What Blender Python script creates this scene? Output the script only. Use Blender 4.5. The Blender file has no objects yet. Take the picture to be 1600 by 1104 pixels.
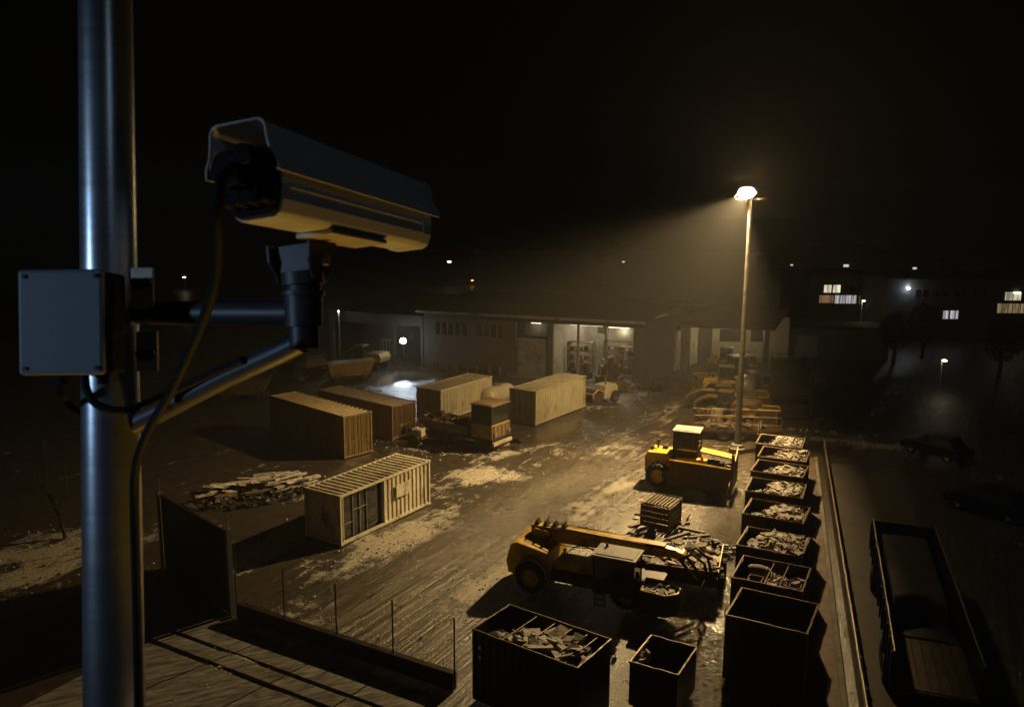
import bpy, math, random
from math import sin, cos, tan, radians as R, pi, atan2, hypot, sqrt
from mathutils import Vector, Matrix, noise

random.seed(7)
sc = bpy.context.scene
col = sc.collection

# ------------------------------------------------------------------ camera
PITCH, ROLL, CH, FPX = R(9.682), R(0.29), 16.0, 1277.64
cd = bpy.data.cameras.new("photo_camera")
cam = bpy.data.objects.new("photo_camera", cd)
col.objects.link(cam)
cd.sensor_width = 36.0
cd.lens = FPX / 1600 * 36.0
cd.clip_start = 0.05
cd.clip_end = 5000
cam.matrix_world = Matrix.Translation((0, 0, CH)) @ Matrix.Rotation(pi / 2 - PITCH, 4, 'X') @ Matrix.Rotation(ROLL, 4, 'Z')
cd.dof.use_dof = True
cd.dof.focus_distance = 42
cd.dof.aperture_fstop = 7.0
sc.camera = cam

# ------------------------------------------------------------------ world: night sky
w = bpy.data.worlds.new("World")
sc.world = w
w.use_nodes = True
nt = w.node_tree
bg = nt.nodes["Background"]
sky = nt.nodes.new("ShaderNodeTexSky")
sky.sky_type = 'NISHITA'
sky.sun_disc = False
sky.sun_elevation = R(-9)
sky.sun_rotation = R(120)
nt.links.new(sky.outputs[0], bg.inputs[0])
bg.inputs[1].default_value = 0.05

# faint cool fill added as moonlight
sl = bpy.data.lights.new("moon_fill", 'SUN')
sl.energy = 0.008
sl.angle = R(0.5)
sl.color = (0.7, 0.8, 1.0)
so = bpy.data.objects.new("moon_fill", sl)
col.objects.link(so)
so.rotation_euler = (R(58), 0, R(35))

sc.view_settings.view_transform = 'Standard'
sc.view_settings.look = 'None'
sc.view_settings.gamma = 1.0
sc.view_settings.exposure = 0.0
sc.cycles.use_denoising = True
sc.cycles.max_bounces = 6
sc.cycles.diffuse_bounces = 2
sc.cycles.volume_bounces = 0
sc.cycles.sample_clamp_indirect = 3.0

LAMP = Vector((15.05, 54.2, 17.35))          # sodium floodlight on the mast
MAST_POWER = 74000
HAZE_DENSITY = 0.0019


def light(name, kind, loc, energy, color, radius=0.1, target=None, size=None, blend=0.2):
    l = bpy.data.lights.new(name, kind)
    l.energy = energy
    l.color = color
    l.shadow_soft_size = radius
    o = bpy.data.objects.new(name, l)
    col.objects.link(o)
    o.location = loc
    if target is not None:
        o.rotation_euler = (Vector(target) - Vector(loc)).to_track_quat('-Z', 'Y').to_euler()
    if size:
        l.spot_size = R(size)
        l.spot_blend = blend
    return o


SODIUM = (1.0, 0.69, 0.30)
light("mast_flood_beam", 'SPOT', LAMP, MAST_POWER, SODIUM, 0.12, (LAMP.x - 6.5, LAMP.y - 8.0, 0.0), 138, 1.0)
light("mast_flood_back", 'SPOT', LAMP, MAST_POWER * 0.5, SODIUM, 0.12, (LAMP.x - 10.0, LAMP.y + 3.0, 0.0), 140, 1.0)
light("mast_flood_spill", 'SPOT', LAMP + Vector((0.95, -0.05, -0.25)), 400, SODIUM, 0.12, (LAMP.x + 1.5, LAMP.y - 6, 0.0), 160, 0.5)

# ------------------------------------------------------------------ pixel <-> world helpers (photo measured at 1600x1104)


def ray(px, py):
    u, v = px - 800, py - 552
    c, s = cos(ROLL), sin(ROLL)
    u, v = c * u + s * v, -s * u + c * v
    return Vector((u, FPX * cos(PITCH) - v * sin(PITCH), -FPX * sin(PITCH) - v * cos(PITCH)))


def G(px, py, z=0.0):
    d = ray(px, py)
    t = (z - CH) / d.z
    return Vector((d.x * t, d.y * t, z))


def AT(px, py, Y):
    d = ray(px, py)
    t = Y / d.y
    return Vector((d.x * t, Y, CH + d.z * t))


def CW(px, py, depth):                       # point at a distance along the view axis
    return Vector((0, 0, CH)) + ray(px, py) * (depth / FPX)


# ------------------------------------------------------------------ materials
MATS = {}
# darkening factor on the base colours: keeps bounced light low and shade black
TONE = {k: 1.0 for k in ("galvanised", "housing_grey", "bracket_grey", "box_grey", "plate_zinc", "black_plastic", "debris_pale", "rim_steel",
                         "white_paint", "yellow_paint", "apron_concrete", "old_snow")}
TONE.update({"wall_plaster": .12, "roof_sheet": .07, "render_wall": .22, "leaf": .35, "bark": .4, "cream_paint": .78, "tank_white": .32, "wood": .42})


def pmat(name, c, rough=0.6, metal=0.0, var=0.35, scale=2.5, dirt=None, dirt_amt=0.5, dirt_scale=0.9,
         bump=0.0, bump_scale=30.0, rvar=0.15, stretch=(1, 1, 1), spec=0.5):
    m = bpy.data.materials.new(name)
    m.use_nodes = True
    n, l = m.node_tree.nodes, m.node_tree.links
    b = n["Principled BSDF"]
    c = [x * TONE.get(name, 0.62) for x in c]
    dirt = [x * TONE.get(name, 0.62) for x in dirt] if dirt else None
    tc = n.new("ShaderNodeTexCoord")
    mp = n.new("ShaderNodeMapping")
    mp.inputs['Scale'].default_value = stretch
    l.new(tc.outputs['Object'], mp.inputs[0])
    n1 = n.new("ShaderNodeTexNoise")
    n1.inputs['Scale'].default_value = scale
    n1.inputs['Detail'].default_value = 6
    n1.inputs['Roughness'].default_value = 0.65
    l.new(mp.outputs[0], n1.inputs['Vector'])
    rp = n.new("ShaderNodeValToRGB")
    rp.color_ramp.elements[0].position = 0.3
    rp.color_ramp.elements[1].position = 0.7
    rp.color_ramp.elements[0].color = (*[x * (1 - var) for x in c], 1)
    rp.color_ramp.elements[1].color = (*[min(1, x * (1 + var * 0.4)) for x in c], 1)
    l.new(n1.outputs['Fac'], rp.inputs[0])
    out = rp.outputs[0]
    if dirt:
        n2 = n.new("ShaderNodeTexNoise")
        n2.inputs['Scale'].default_value = dirt_scale
        n2.inputs['Detail'].default_value = 9
        n2.inputs['Roughness'].default_value = 0.72
        l.new(mp.outputs[0], n2.inputs['Vector'])
        r2 = n.new("ShaderNodeValToRGB")
        r2.color_ramp.elements[0].position = 0.62 - dirt_amt * 0.3
        r2.color_ramp.elements[1].position = 0.72 - dirt_amt * 0.15
        l.new(n2.outputs['Fac'], r2.inputs[0])
        mx = n.new("ShaderNodeMixRGB")
        mx.inputs[2].default_value = (*dirt, 1)
        l.new(r2.outputs[0], mx.inputs[0])
        l.new(out, mx.inputs[1])
        out = mx.outputs[0]
    l.new(out, b.inputs['Base Color'])
    b.inputs['Metallic'].default_value = metal
    mr = n.new("ShaderNodeMapRange")
    mr.inputs['To Min'].default_value = max(0.03, rough - rvar)
    mr.inputs['To Max'].default_value = min(1, rough + rvar)
    l.new(n1.outputs['Fac'], mr.inputs[0])
    l.new(mr.outputs[0], b.inputs['Roughness'])
    b.inputs['Specular IOR Level'].default_value = spec
    if bump:
        n3 = n.new("ShaderNodeTexNoise")
        n3.inputs['Scale'].default_value = bump_scale
        n3.inputs['Detail'].default_value = 5
        l.new(mp.outputs[0], n3.inputs['Vector'])
        bp = n.new("ShaderNodeBump")
        bp.inputs['Strength'].default_value = bump
        bp.inputs['Distance'].default_value = 0.05
        l.new(n3.outputs['Fac'], bp.inputs['Height'])
        l.new(bp.outputs[0], b.inputs['Normal'])
    MATS[name] = m
    return m


def emat(name, c, s, stripes=None):
    m = bpy.data.materials.new(name)
    m.use_nodes = True
    n, l = m.node_tree.nodes, m.node_tree.links
    b = n["Principled BSDF"]
    b.inputs['Base Color'].default_value = (*[x * 0.4 for x in c], 1)
    b.inputs['Emission Color'].default_value = (*c, 1)
    b.inputs['Emission Strength'].default_value = s
    if stripes:                              # drawn curtains or blinds: uneven light through the folds
        tc = n.new("ShaderNodeTexCoord")
        mp = n.new("ShaderNodeMapping")
        mp.inputs['Scale'].default_value = (stripes, stripes, 0.25)
        l.new(tc.outputs['Object'], mp.inputs[0])
        n1 = n.new("ShaderNodeTexNoise")
        n1.inputs['Scale'].default_value = 1.0
        n1.inputs['Detail'].default_value = 3
        l.new(mp.outputs[0], n1.inputs['Vector'])
        mr = n.new("ShaderNodeMapRange")
        mr.inputs['From Min'].default_value = 0.35
        mr.inputs['From Max'].default_value = 0.65
        mr.inputs['To Min'].default_value = s * 0.25
        mr.inputs['To Max'].default_value = s * 1.3
        l.new(n1.outputs['Fac'], mr.inputs[0])
        l.new(mr.outputs[0], b.inputs['Emission Strength'])
    MATS[name] = m
    return m


RUST = (0.10, 0.045, 0.02)
MUD = (0.06, 0.045, 0.03)
pmat("cream_paint", (0.55, 0.48, 0.33), 0.5, var=.2, scale=.7, dirt=(0.24, 0.17, 0.09), dirt_amt=0.3, dirt_scale=1.1, stretch=(1, 1, 0.6))
pmat("white_paint", (0.60, 0.54, 0.40), 0.5, dirt=(0.15, 0.085, 0.04), dirt_amt=0.36, dirt_scale=1.3, stretch=(1, 1, 0.45))
pmat("ochre_paint", (0.40, 0.27, 0.07), 0.5, var=.25, scale=.8, dirt=(.17, .10, .035), dirt_amt=0.35, dirt_scale=1.6)
pmat("brown_paint", (0.24, 0.16, 0.09), 0.55, var=.25, scale=.8, dirt=(.12, .065, .03), dirt_amt=0.4, dirt_scale=1.6)
pmat("ochre_door", (0.30, 0.19, 0.03), 0.3, .3, var=.5, scale=2, dirt=(.05, .03, .015), dirt_amt=.5, dirt_scale=2, stretch=(1, 3, .6))
pmat("brown_door", (0.26, 0.16, 0.08), 0.35, .3, var=.5, scale=2, dirt=(.05, .03, .015), dirt_amt=.5, dirt_scale=2, stretch=(1, 3, .6))
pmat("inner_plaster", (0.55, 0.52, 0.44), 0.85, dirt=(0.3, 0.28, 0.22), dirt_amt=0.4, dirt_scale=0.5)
pmat("grey_paint", (0.30, 0.29, 0.26), 0.6, dirt=MUD, dirt_amt=0.4)
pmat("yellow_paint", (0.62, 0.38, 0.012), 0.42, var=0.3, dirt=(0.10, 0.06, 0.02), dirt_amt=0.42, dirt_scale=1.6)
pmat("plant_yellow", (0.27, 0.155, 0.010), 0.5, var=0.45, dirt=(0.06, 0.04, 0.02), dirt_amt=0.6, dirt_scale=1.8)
pmat("cab_roof_grey", (0.36, 0.34, 0.30), 0.6, dirt=(0.15, 0.12, 0.08), dirt_amt=0.4, dirt_scale=2)
pmat("dark_steel", (0.045, 0.04, 0.035), 0.5, 0.3, dirt=RUST, dirt_amt=0.4)
pmat("rusty_steel", (0.16, 0.085, 0.04), 0.55, 0.3, dirt=(0.05, 0.03, 0.02), dirt_amt=0.6, dirt_scale=3, bump=0.2)
pmat("rim_steel", (0.27, 0.185, 0.115), 0.48, 0.35, dirt=(0.12, 0.06, 0.03), dirt_amt=0.45, dirt_scale=4)
pmat("rubber", (0.022, 0.021, 0.02), 0.75, bump=0.2)
pmat("black_glass", (0.015, 0.02, 0.018), 0.08, var=0.2, rvar=0.04, spec=0.8)
pmat("concrete", (0.28, 0.25, 0.21), 0.85, dirt=(0.10, 0.085, 0.07), dirt_amt=0.5, bump=0.3, bump_scale=8)
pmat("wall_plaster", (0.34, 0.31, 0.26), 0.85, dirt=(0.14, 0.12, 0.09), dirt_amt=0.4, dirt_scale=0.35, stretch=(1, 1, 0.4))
pmat("roof_sheet", (0.13, 0.12, 0.11), 0.7, dirt=(0.05, 0.045, 0.04), dirt_amt=0.5, dirt_scale=0.4)
pmat("debris_pale", (0.50, 0.44, 0.36), 0.75, var=0.6, scale=6, dirt=(0.06, 0.045, 0.032), dirt_amt=0.55, dirt_scale=3.2, bump=0.5)
pmat("debris_dark", (0.055, 0.045, 0.035), 0.6, var=0.5, scale=5, bump=0.6, bump_scale=9, dirt=(0.2, 0.16, 0.12), dirt_amt=0.15, dirt_scale=5)
pmat("old_snow", (0.55, 0.50, 0.44), 0.8, var=0.3, scale=4, dirt=(0.14, 0.11, 0.08), dirt_amt=0.5, dirt_scale=3, bump=0.5, bump_scale=7)
pmat("wood", (0.34, 0.24, 0.14), 0.75, var=0.5, scale=4, dirt=(0.09, 0.06, 0.04), dirt_amt=0.4, dirt_scale=3)
pmat("galvanised", (0.50, 0.52, 0.54), 0.30, 0.85, var=0.16, scale=6, rvar=0.04, stretch=(.5, .5, 9), bump=0.03, bump_scale=60)
pmat("housing_grey", (0.66, 0.65, 0.63), 0.40, 0.1, var=0.12, scale=8, rvar=0.05)
pmat("bracket_grey", (0.045, 0.044, 0.043), 0.48, 0.1, var=0.2, scale=12, rvar=0.07)
pmat("box_grey", (0.15, 0.165, 0.18), 0.5, 0.0, var=0.08, scale=14, rvar=0.04, bump=0.03, bump_scale=200)
pmat("plate_zinc", (0.50, 0.45, 0.36), 0.55, 0.4, var=0.3, scale=20)
pmat("black_plastic", (0.012, 0.012, 0.013), 0.7, var=0.2, rvar=0.05, spec=.12)
pmat("bark", (0.06, 0.045, 0.03), 0.9, bump=0.5)
pmat("leaf", (0.03, 0.04, 0.018), 0.7)
pmat("car_paint", (0.015, 0.016, 0.018), 0.4, 0.1, var=0.1, rvar=0.05)
pmat("car_silver", (0.40, 0.39, 0.37), 0.28, 0.4, var=0.1, rvar=0.05)
pmat("tank_white", (0.6, 0.58, 0.52), 0.4, var=0.2, dirt=MUD, dirt_amt=0.3)
pmat("render_wall", (0.30, 0.30, 0.30), 0.9, dirt=(0.16, 0.16, 0.16), dirt_amt=0.3, dirt_scale=0.3)
pmat("hill_soil", (0.03, 0.032, 0.025), 0.95)
gm_ = bpy.data.materials.new("cab_glass")
gm_.use_nodes = True
_n, _l = gm_.node_tree.nodes, gm_.node_tree.links
_n.remove(_n["Principled BSDF"])
_t, _g, _f, _x = _n.new("ShaderNodeBsdfTransparent"), _n.new("ShaderNodeBsdfGlossy"), _n.new("ShaderNodeFresnel"), _n.new("ShaderNodeMixShader")
_t.inputs[0].default_value = (.16, .19, .16, 1)
_g.inputs['Roughness'].default_value = .06
_f.inputs[0].default_value = 1.6
_l.new(_f.outputs[0], _x.inputs[0])
_l.new(_t.outputs[0], _x.inputs[1])
_l.new(_g.outputs[0], _x.inputs[2])
_l.new(_x.outputs[0], _n["Material Output"].inputs[0])
MATS["cab_glass"] = gm_
emat("sodium_lens", (1.0, 0.70, 0.32), 170)
emat("warm_lamp", (1.0, 0.72, 0.42), 14)
emat("orange_lamp", (1.0, 0.45, 0.15), 6)
emat("cool_lamp", (0.80, 0.90, 1.0), 70)
emat("white_tube", (1.0, 0.85, 0.62), 6)
emat("tube_dim", (1.0, 0.82, 0.58), 2.2)
emat("window_warm", (0.9, 0.8, 0.55), 1.0, 2.0)
emat("window_orange", (0.8, 0.42, 0.24), 0.42, 3.0)
emat("window_blind", (0.75, 0.72, 0.75), 0.7, 5.0)
emat("window_amber", (0.75, 0.5, 0.25), 0.4, 3.0)
emat("far_window", (1.0, 0.85, 0.65), 3.2)
emat("far_window_dim", (0.9, 0.8, 0.7), 1.0)


# ------------------------------------------------------------------ mesh builder
class MB:
    def __init__(self):
        self.v, self.f = [], []

    def add(self, vs, fs):
        o = len(self.v)
        self.v += [tuple(x) for x in vs]
        self.f += [tuple(i + o for i in q) for q in fs]
        return self

    def box(self, c, s, rz=0.0, rx=0.0, ry=0.0):
        M = Matrix.Rotation(rz, 3, 'Z') @ Matrix.Rotation(ry, 3, 'Y') @ Matrix.Rotation(rx, 3, 'X')
        c = Vector(c)
        vs = []
        for x in (-.5, .5):
            for y in (-.5, .5):
                for z in (-.5, .5):
                    vs.append(c + M @ Vector((x * s[0], y * s[1], z * s[2])))
        return self.add(vs, [(0, 1, 3, 2), (4, 6, 7, 5), (0, 4, 5, 1), (2, 3, 7, 6), (0, 2, 6, 4), (1, 5, 7, 3)])

    def b2(self, a, b):                      # box from two opposite corners
        return self.box([(a[i] + b[i]) / 2 for i in range(3)], [abs(b[i] - a[i]) for i in range(3)])

    def tube(self, p0, p1, r0, r1=None, n=12, cap=True):
        r1 = r0 if r1 is None else r1
        p0, p1 = Vector(p0), Vector(p1)
        d = (p1 - p0).normalized()
        a = d.orthogonal().normalized()
        b = d.cross(a)
        vs = []
        for p, r in ((p0, r0), (p1, r1)):
            for k in range(n):
                t = 2 * pi * k / n
                vs.append(p + a * (r * cos(t)) + b * (r * sin(t)))
        fs = [(k, (k + 1) % n, n + (k + 1) % n, n + k) for k in range(n)]
        if cap:
            fs += [tuple(range(n - 1, -1, -1)), tuple(range(n, 2 * n))]
        return self.add(vs, fs)

    def path(self, pts, r, n=10, closed=False):
        pts = [Vector(p) for p in pts]
        rings = []
        prev = None
        for i, p in enumerate(pts):
            d = (pts[min(i + 1, len(pts) - 1)] - pts[max(i - 1, 0)]).normalized()
            a = d.orthogonal().normalized() if prev is None else (prev - d * prev.dot(d)).normalized()
            prev = a
            b = d.cross(a)
            rr = r[i] if isinstance(r, (list, tuple)) else r
            rings.append([p + a * (rr * cos(2 * pi * k / n)) + b * (rr * sin(2 * pi * k / n)) for k in range(n)])
        vs = [v for q in rings for v in q]
        fs = []
        for i in range(len(pts) - 1):
            for k in range(n):
                fs.append((i * n + k, i * n + (k + 1) % n, (i + 1) * n + (k + 1) % n, (i + 1) * n + k))
        fs += [tuple(range(n - 1, -1, -1)), tuple(range((len(pts) - 1) * n, len(pts) * n))]
        return self.add(vs, fs)

    def loft(self, secs, cap=True):          # list of equal-length closed rings
        n = len(secs[0])
        vs = [v for s in secs for v in s]
        fs = []
        for i in range(len(secs) - 1):
            for k in range(n):
                fs.append((i * n + k, i * n + (k + 1) % n, (i + 1) * n + (k + 1) % n, (i + 1) * n + k))
        if cap:
            fs += [tuple(range(n - 1, -1, -1)), tuple(range((len(secs) - 1) * n, len(secs) * n))]
        return self.add(vs, fs)

    def prism(self, poly, axis, a, b):       # poly of 2-D points extruded along an axis ('x': poly = y,z)
        def P(q, t):
            return {'x': (t, q[0], q[1]), 'y': (q[0], t, q[1]), 'z': (q[0], q[1], t)}[axis]
        return self.loft([[P(q, a) for q in poly], [P(q, b) for q in poly]])

    def lathe(self, prof, c, axis='z', n=24, cap=True):  # prof: (radius, height)
        c = Vector(c)
        secs = []
        for r, h in prof:
            ring = []
            for k in range(n):
                t = 2 * pi * k / n
                a, b = r * cos(t), r * sin(t)
                ring.append(c + Vector({'z': (a, b, h), 'y': (a, h, b), 'x': (h, a, b)}[axis]))
            secs.append(ring)
        return self.loft(secs, cap)

    def build(self, name, mat, parent=None, bevel=0.0, smooth=False):
        me = bpy.data.meshes.new(name)
        me.from_pydata(self.v, [], self.f)
        me.validate()
        me.update()
        import bmesh
        bm = bmesh.new()
        bm.from_mesh(me)
        bmesh.ops.recalc_face_normals(bm, faces=bm.faces)
        bm.to_mesh(me)
        bm.free()
        me.materials.append(MATS[mat] if isinstance(mat, str) else mat)
        o = bpy.data.objects.new(name, me)
        col.objects.link(o)
        if parent:
            o.parent = parent
        if bevel:
            bv = o.modifiers.new("bevel", 'BEVEL')
            bv.width = bevel
            bv.segments = 2
            bv.limit_method = 'ANGLE'
        if smooth:
            for p in me.polygons:
                p.use_smooth = True
            me.set_sharp_from_angle(angle=R(40))
        return o


def tag(o, label, cat, group=None, kind=None):
    if label:
        o['label'] = label
    if cat:
        o['category'] = cat
    if group:
        o['group'] = group
    if kind:
        o['kind'] = kind
    return o


def thing(name, label, cat, loc=(0, 0, 0), rz=0.0, group=None):
    o = bpy.data.objects.new(name, None)
    o.empty_display_size = 0.3
    col.objects.link(o)
    o.location = loc
    o.rotation_euler = (0, 0, rz)
    return tag(o, label, cat, group)


def dup(root, loc, rz, label, scale=None):
    def cp(o, par):
        c = o.copy()
        col.objects.link(c)
        if par:
            c.parent = par
        for ch in o.children:
            cp(ch, c)
        return c
    r = cp(root, None)
    r.location = loc
    r.rotation_euler = (0, 0, rz)
    if scale:
        r.scale = scale
    r['label'] = label
    return r


def spline(pts, k=6):
    P = [Vector(p) for p in pts]
    out = []
    for i in range(len(P) - 1):
        p0, p1, p2, p3 = P[max(i - 1, 0)], P[i], P[i + 1], P[min(i + 2, len(P) - 1)]
        for j in range(k):
            t = j / k
            out.append(.5 * ((2 * p1) + (p2 - p0) * t + (2 * p0 - 5 * p1 + 4 * p2 - p3) * t * t + (3 * p1 - p0 - 3 * p2 + p3) * t ** 3))
    out.append(P[-1])
    return out


def rnd(a, b):
    return random.uniform(a, b)


# ================================================================== SETTING: ground
def axis_lines(lo, hi, step, far):
    a = []
    x = lo
    while x < hi:
        a.append(x)
        x += step
    a.append(hi)
    s, x = step * 2, hi
    up = []
    while x < far:
        x += s
        s *= 1.5
        up.append(min(x, far))
    s, x = step * 2, lo
    dn = []
    while x > -far:
        x -= s
        s *= 1.5
        dn.append(max(x, -far))
    return dn[::-1] + a + up


RD = Vector((cos(R(60)), sin(R(60))))        # direction of the yard road


def gauss(x, y, cx, cy, rx, ry, ang):
    dx, dy = x - cx, y - cy
    a = dx * cos(ang) + dy * sin(ang)
    b = -dx * sin(ang) + dy * cos(ang)
    return math.exp(-(a / rx) ** 2 - (b / ry) ** 2)


SNOWY = []                                   # (px, py, length, width, angle, weight): where old snow lies in the photo
for px, py, rx, ry, an, wt in [
        (735, 742, 3.5, 1.6, 60, .75), (790, 745, 1.5, .9, 20, .5), (640, 835, 5.0, 1.1, 58, .8), (580, 850, 2.5, 1.0, 58, .6),
        (765, 905, 4.0, 1.0, 60, .9), (860, 950, 2.0, 1.0, 80, .8), (420, 850, 4.5, 1.2, 58, .8), (380, 870, 1.5, 1.0, 58, .6),
        (70, 860, 4.5, 1.4, 30, .9), (30, 900, 4.0, 1.2, 40, .9), (100, 930, 3.5, 1.0, 40, .7), (100, 830, 2.0, 1.0, 30, .7),
        (700, 700, 2.0, 1.2, 0, .5), (800, 705, 2.5, .9, 40, .7), (640, 700, 2.0, 1.0, 20, .4), (930, 635, 2.0, 1.0, 10, .6),
        (1000, 615, 2.5, 1.2, 50, .5), (1040, 640, 4.0, 1.2, 55, .5), (985, 690, 6.0, 2.0, 58, .45), (900, 800, 7.0, 1.3, 60, .35),
        (970, 760, 6.0, 1.4, 60, .45), (640, 655, 1.5, .8, 10, .7), (900, 590, 3.0, 1.5, 10, .7), (560, 690, 2.0, .8, 10, .3),
        (1330, 690, 4.5, .8, -25, .9), (1250, 670, 4.0, .6, -25, .6), (1260, 590, 3.0, 2.0, 10, .5), (480, 760, 1.8, 1.2, 10, .5),
        (400, 1010, 2.2, 1.5, 60, .6), (430, 990, 1.8, 1.0, 60, .6), (880, 700, 4.0, 1.0, 55, .4), (1340, 560, 6.0, 2.0, -10, .5)]:
    g = G(px, py)
    SNOWY.append((g.x, g.y, rx, ry, R(an), wt))


def ground_attr(x, y):
    n = noise.fractal(Vector((x * .35, y * .35, 3.1)), 0.8, 2.1, 5) * 0.5
    s = -0.32
    for cx, cy, rx, ry, an, wt in SNOWY:
        if abs(x - cx) < 12 and abs(y - cy) < 12:
            s += wt * gauss(x, y, cx, cy, rx, ry, an)
    snow = max(0.0, min(1.0, 0.5 + s + n * 0.55))
    # wet, rutted gravel between the bins and the machines, and by the white lamp
    wet = 0.0
    for cx, cy, rx, ry, an in [(7.6, 29, 9, 1.9, R(72)), (11.5, 41, 9, 1.6, R(72)), (-11.2, 79, 5, 4, 0), (3, 44, 9, 3, R(60))]:
        wet = max(wet, gauss(x, y, cx, cy, rx, ry, an))
    pud = 0.0
    pud = .76 * gauss(x, y, 8.2, 30.5, 7.0, 1.3, R(72))
    for cx, cy, rx, ry, an in [(-11.0, 79.5, 3.4, 5.0, 0.0), (3.5, 60, 4, 1.2, R(60)), (12.5, 60, 5, 1.5, R(60))]:
        pud = max(pud, gauss(x, y, cx, cy, rx, ry, an))
    # lighter worn carriageway
    p = Vector((x - 1.5, y - 38))
    across = p.x * RD.y - p.y * RD.x
    road = math.exp(-((across) / 5.0) ** 4) * (1 if y < 95 else 0.3)
    return snow, wet, road, max(0.0, min(1.0, pud * 1.6 - .35 + n * .8))


xs = axis_lines(-34, 36, 0.42, 560)
ys = axis_lines(16, 104, 0.42, 560)
vs, cl = [], []
for y in ys:
    for x in xs:
        s, wt, rd, pu = ground_attr(x, y) if (-60 < x < 70 and 5 < y < 130) else (0.1, 0.0, 0.0, 0.0)
        z = 0.0
        if -36 < x < 38 and 14 < y < 106:
            z = noise.noise(Vector((x * .5, y * .5, 0))) * 0.03 + max(0, s - .5) * 0.10 - 0.06
        vs.append((x, y, z))
        cl.append((s, wt, rd, pu))
nx = len(xs)
fs = [(j * nx + i, j * nx + i + 1, (j + 1) * nx + i + 1, (j + 1) * nx + i) for j in range(len(ys) - 1) for i in range(nx - 1)]
me = bpy.data.meshes.new("ground")
me.from_pydata(vs, [], fs)
me.update()
at = me.color_attributes.new("cover", 'FLOAT_COLOR', 'POINT')
at.data.foreach_set("color", [c for q in cl for c in q])
for p in me.polygons:
    p.use_smooth = True
gm = bpy.data.materials.new("yard_ground")
gm.use_nodes = True
n, l = gm.node_tree.nodes, gm.node_tree.links
b = n["Principled BSDF"]
tc = n.new("ShaderNodeTexCoord")
va = n.new("ShaderNodeVertexColor")
va.layer_name = "cover"
sep = n.new("ShaderNodeSeparateColor")
l.new(va.outputs[0], sep.inputs[0])


def nz(scale, detail=6, rough=.65, vec=None, dist=0.0):
    q = n.new("ShaderNodeTexNoise")
    q.inputs['Scale'].default_value = scale
    q.inputs['Detail'].default_value = detail
    q.inputs['Roughness'].default_value = rough
    q.inputs['Distortion'].default_value = dist
    l.new(vec or tc.outputs['Object'], q.inputs['Vector'])
    return q.outputs['Fac']


def ramp(src, p0, p1, c0=(0, 0, 0), c1=(1, 1, 1)):
    q = n.new("ShaderNodeValToRGB")
    q.color_ramp.elements[0].position = p0
    q.color_ramp.elements[1].position = p1
    q.color_ramp.elements[0].color = (*c0, 1)
    q.color_ramp.elements[1].color = (*c1, 1)
    l.new(src, q.inputs[0])
    return q.outputs[0]


def math_(op, a, b_):
    q = n.new("ShaderNodeMath")
    q.operation = op
    for i, s in enumerate((a, b_)):
        if isinstance(s, (int, float)):
            q.inputs[i].default_value = s
        else:
            l.new(s, q.inputs[i])
    return q.outputs[0]


def mix(fac, a, b_):
    q = n.new("ShaderNodeMixRGB")
    for i, s in enumerate((fac, a, b_)):
        if isinstance(s, (int, float)):
            q.inputs[i].default_value = s
        elif isinstance(s, tuple):
            q.inputs[i].default_value = (*s, 1)
        else:
            l.new(s, q.inputs[i])
    return q.outputs[0]


mpr = n.new("ShaderNodeMapping")             # tyre marks run along the road
mpr.inputs['Rotation'].default_value = (0, 0, -R(60))
l.new(tc.outputs['Object'], mpr.inputs[0])
mps = n.new("ShaderNodeMapping")
mps.inputs['Scale'].default_value = (0.16, 1.5, 1)
l.new(mpr.outputs[0], mps.inputs[0])
streak = nz(1.6, 7, .7, mps.outputs[0], 0.4)
big = nz(0.22, 5)
mid = nz(1.4, 8, .7)
fine = nz(9, 6, .7)
soil = ramp(mid, .3, .72, (0.013, 0.010, 0.007), (0.066, 0.049, 0.032))
roadc = ramp(streak, .39, .62, (0.022, 0.015, 0.009), (0.170, 0.128, 0.079))
mpt = n.new("ShaderNodeMapping")
mpt.inputs['Scale'].default_value = (0.035, 3.4, 1)
l.new(mpr.outputs[0], mpt.inputs[0])
ruts = nz(1.0, 4, .6, mpt.outputs[0], 0.15)
roadc = mix(math_('MULTIPLY', ramp(ruts, .50, .60), .55), roadc, (0.018, 0.013, 0.009))
roadc = mix(math_('MULTIPLY', ramp(nz(.8, 9, .75), .50, .62), .6), roadc, (0.028, 0.02, 0.013))
roadc = mix(ramp(big, .42, .62), roadc, mix(0.55, roadc, (0.06, 0.045, 0.030)))
base = mix(sep.outputs[2], soil, roadc)
snowv = math_('ADD', sep.outputs[0], math_('MULTIPLY', math_('SUBTRACT', mid, .5), 1.5))
snowv = math_('ADD', snowv, math_('MULTIPLY', math_('SUBTRACT', nz(.5, 4), .5), 1.3))
snowv = math_('ADD', snowv, math_('MULTIPLY', math_('SUBTRACT', streak, .5), 1.5))
snowv = math_('ADD', snowv, math_('MULTIPLY', math_('SUBTRACT', fine, .5), .7))
snowm = ramp(snowv, .54, .86)
snowc = ramp(fine, .32, .62, (0.10, 0.085, 0.065), (0.44, 0.39, 0.31))
final = mix(snowm, base, snowc)
gcol = ramp(nz(4.5, 8, .75), .38, .62, (0.015, 0.013, 0.01), (0.10, 0.085, 0.062))
final = mix(math_('MULTIPLY', sep.outputs[1], .75), final, gcol)
l.new(final, b.inputs['Base Color'])
wetm = math_('ADD', math_('MULTIPLY', sep.outputs[1], .7), math_('MULTIPLY', ramp(mid, .46, .60), .42))
mrr = n.new("ShaderNodeMapRange")
mrr.inputs['To Min'].default_value = 0.42
mrr.inputs['To Max'].default_value = 0.08
l.new(wetm, mrr.inputs[0])
rgh = mix(va.outputs['Alpha'], mrr.outputs[0], (0.07, 0.07, 0.07))
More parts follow.
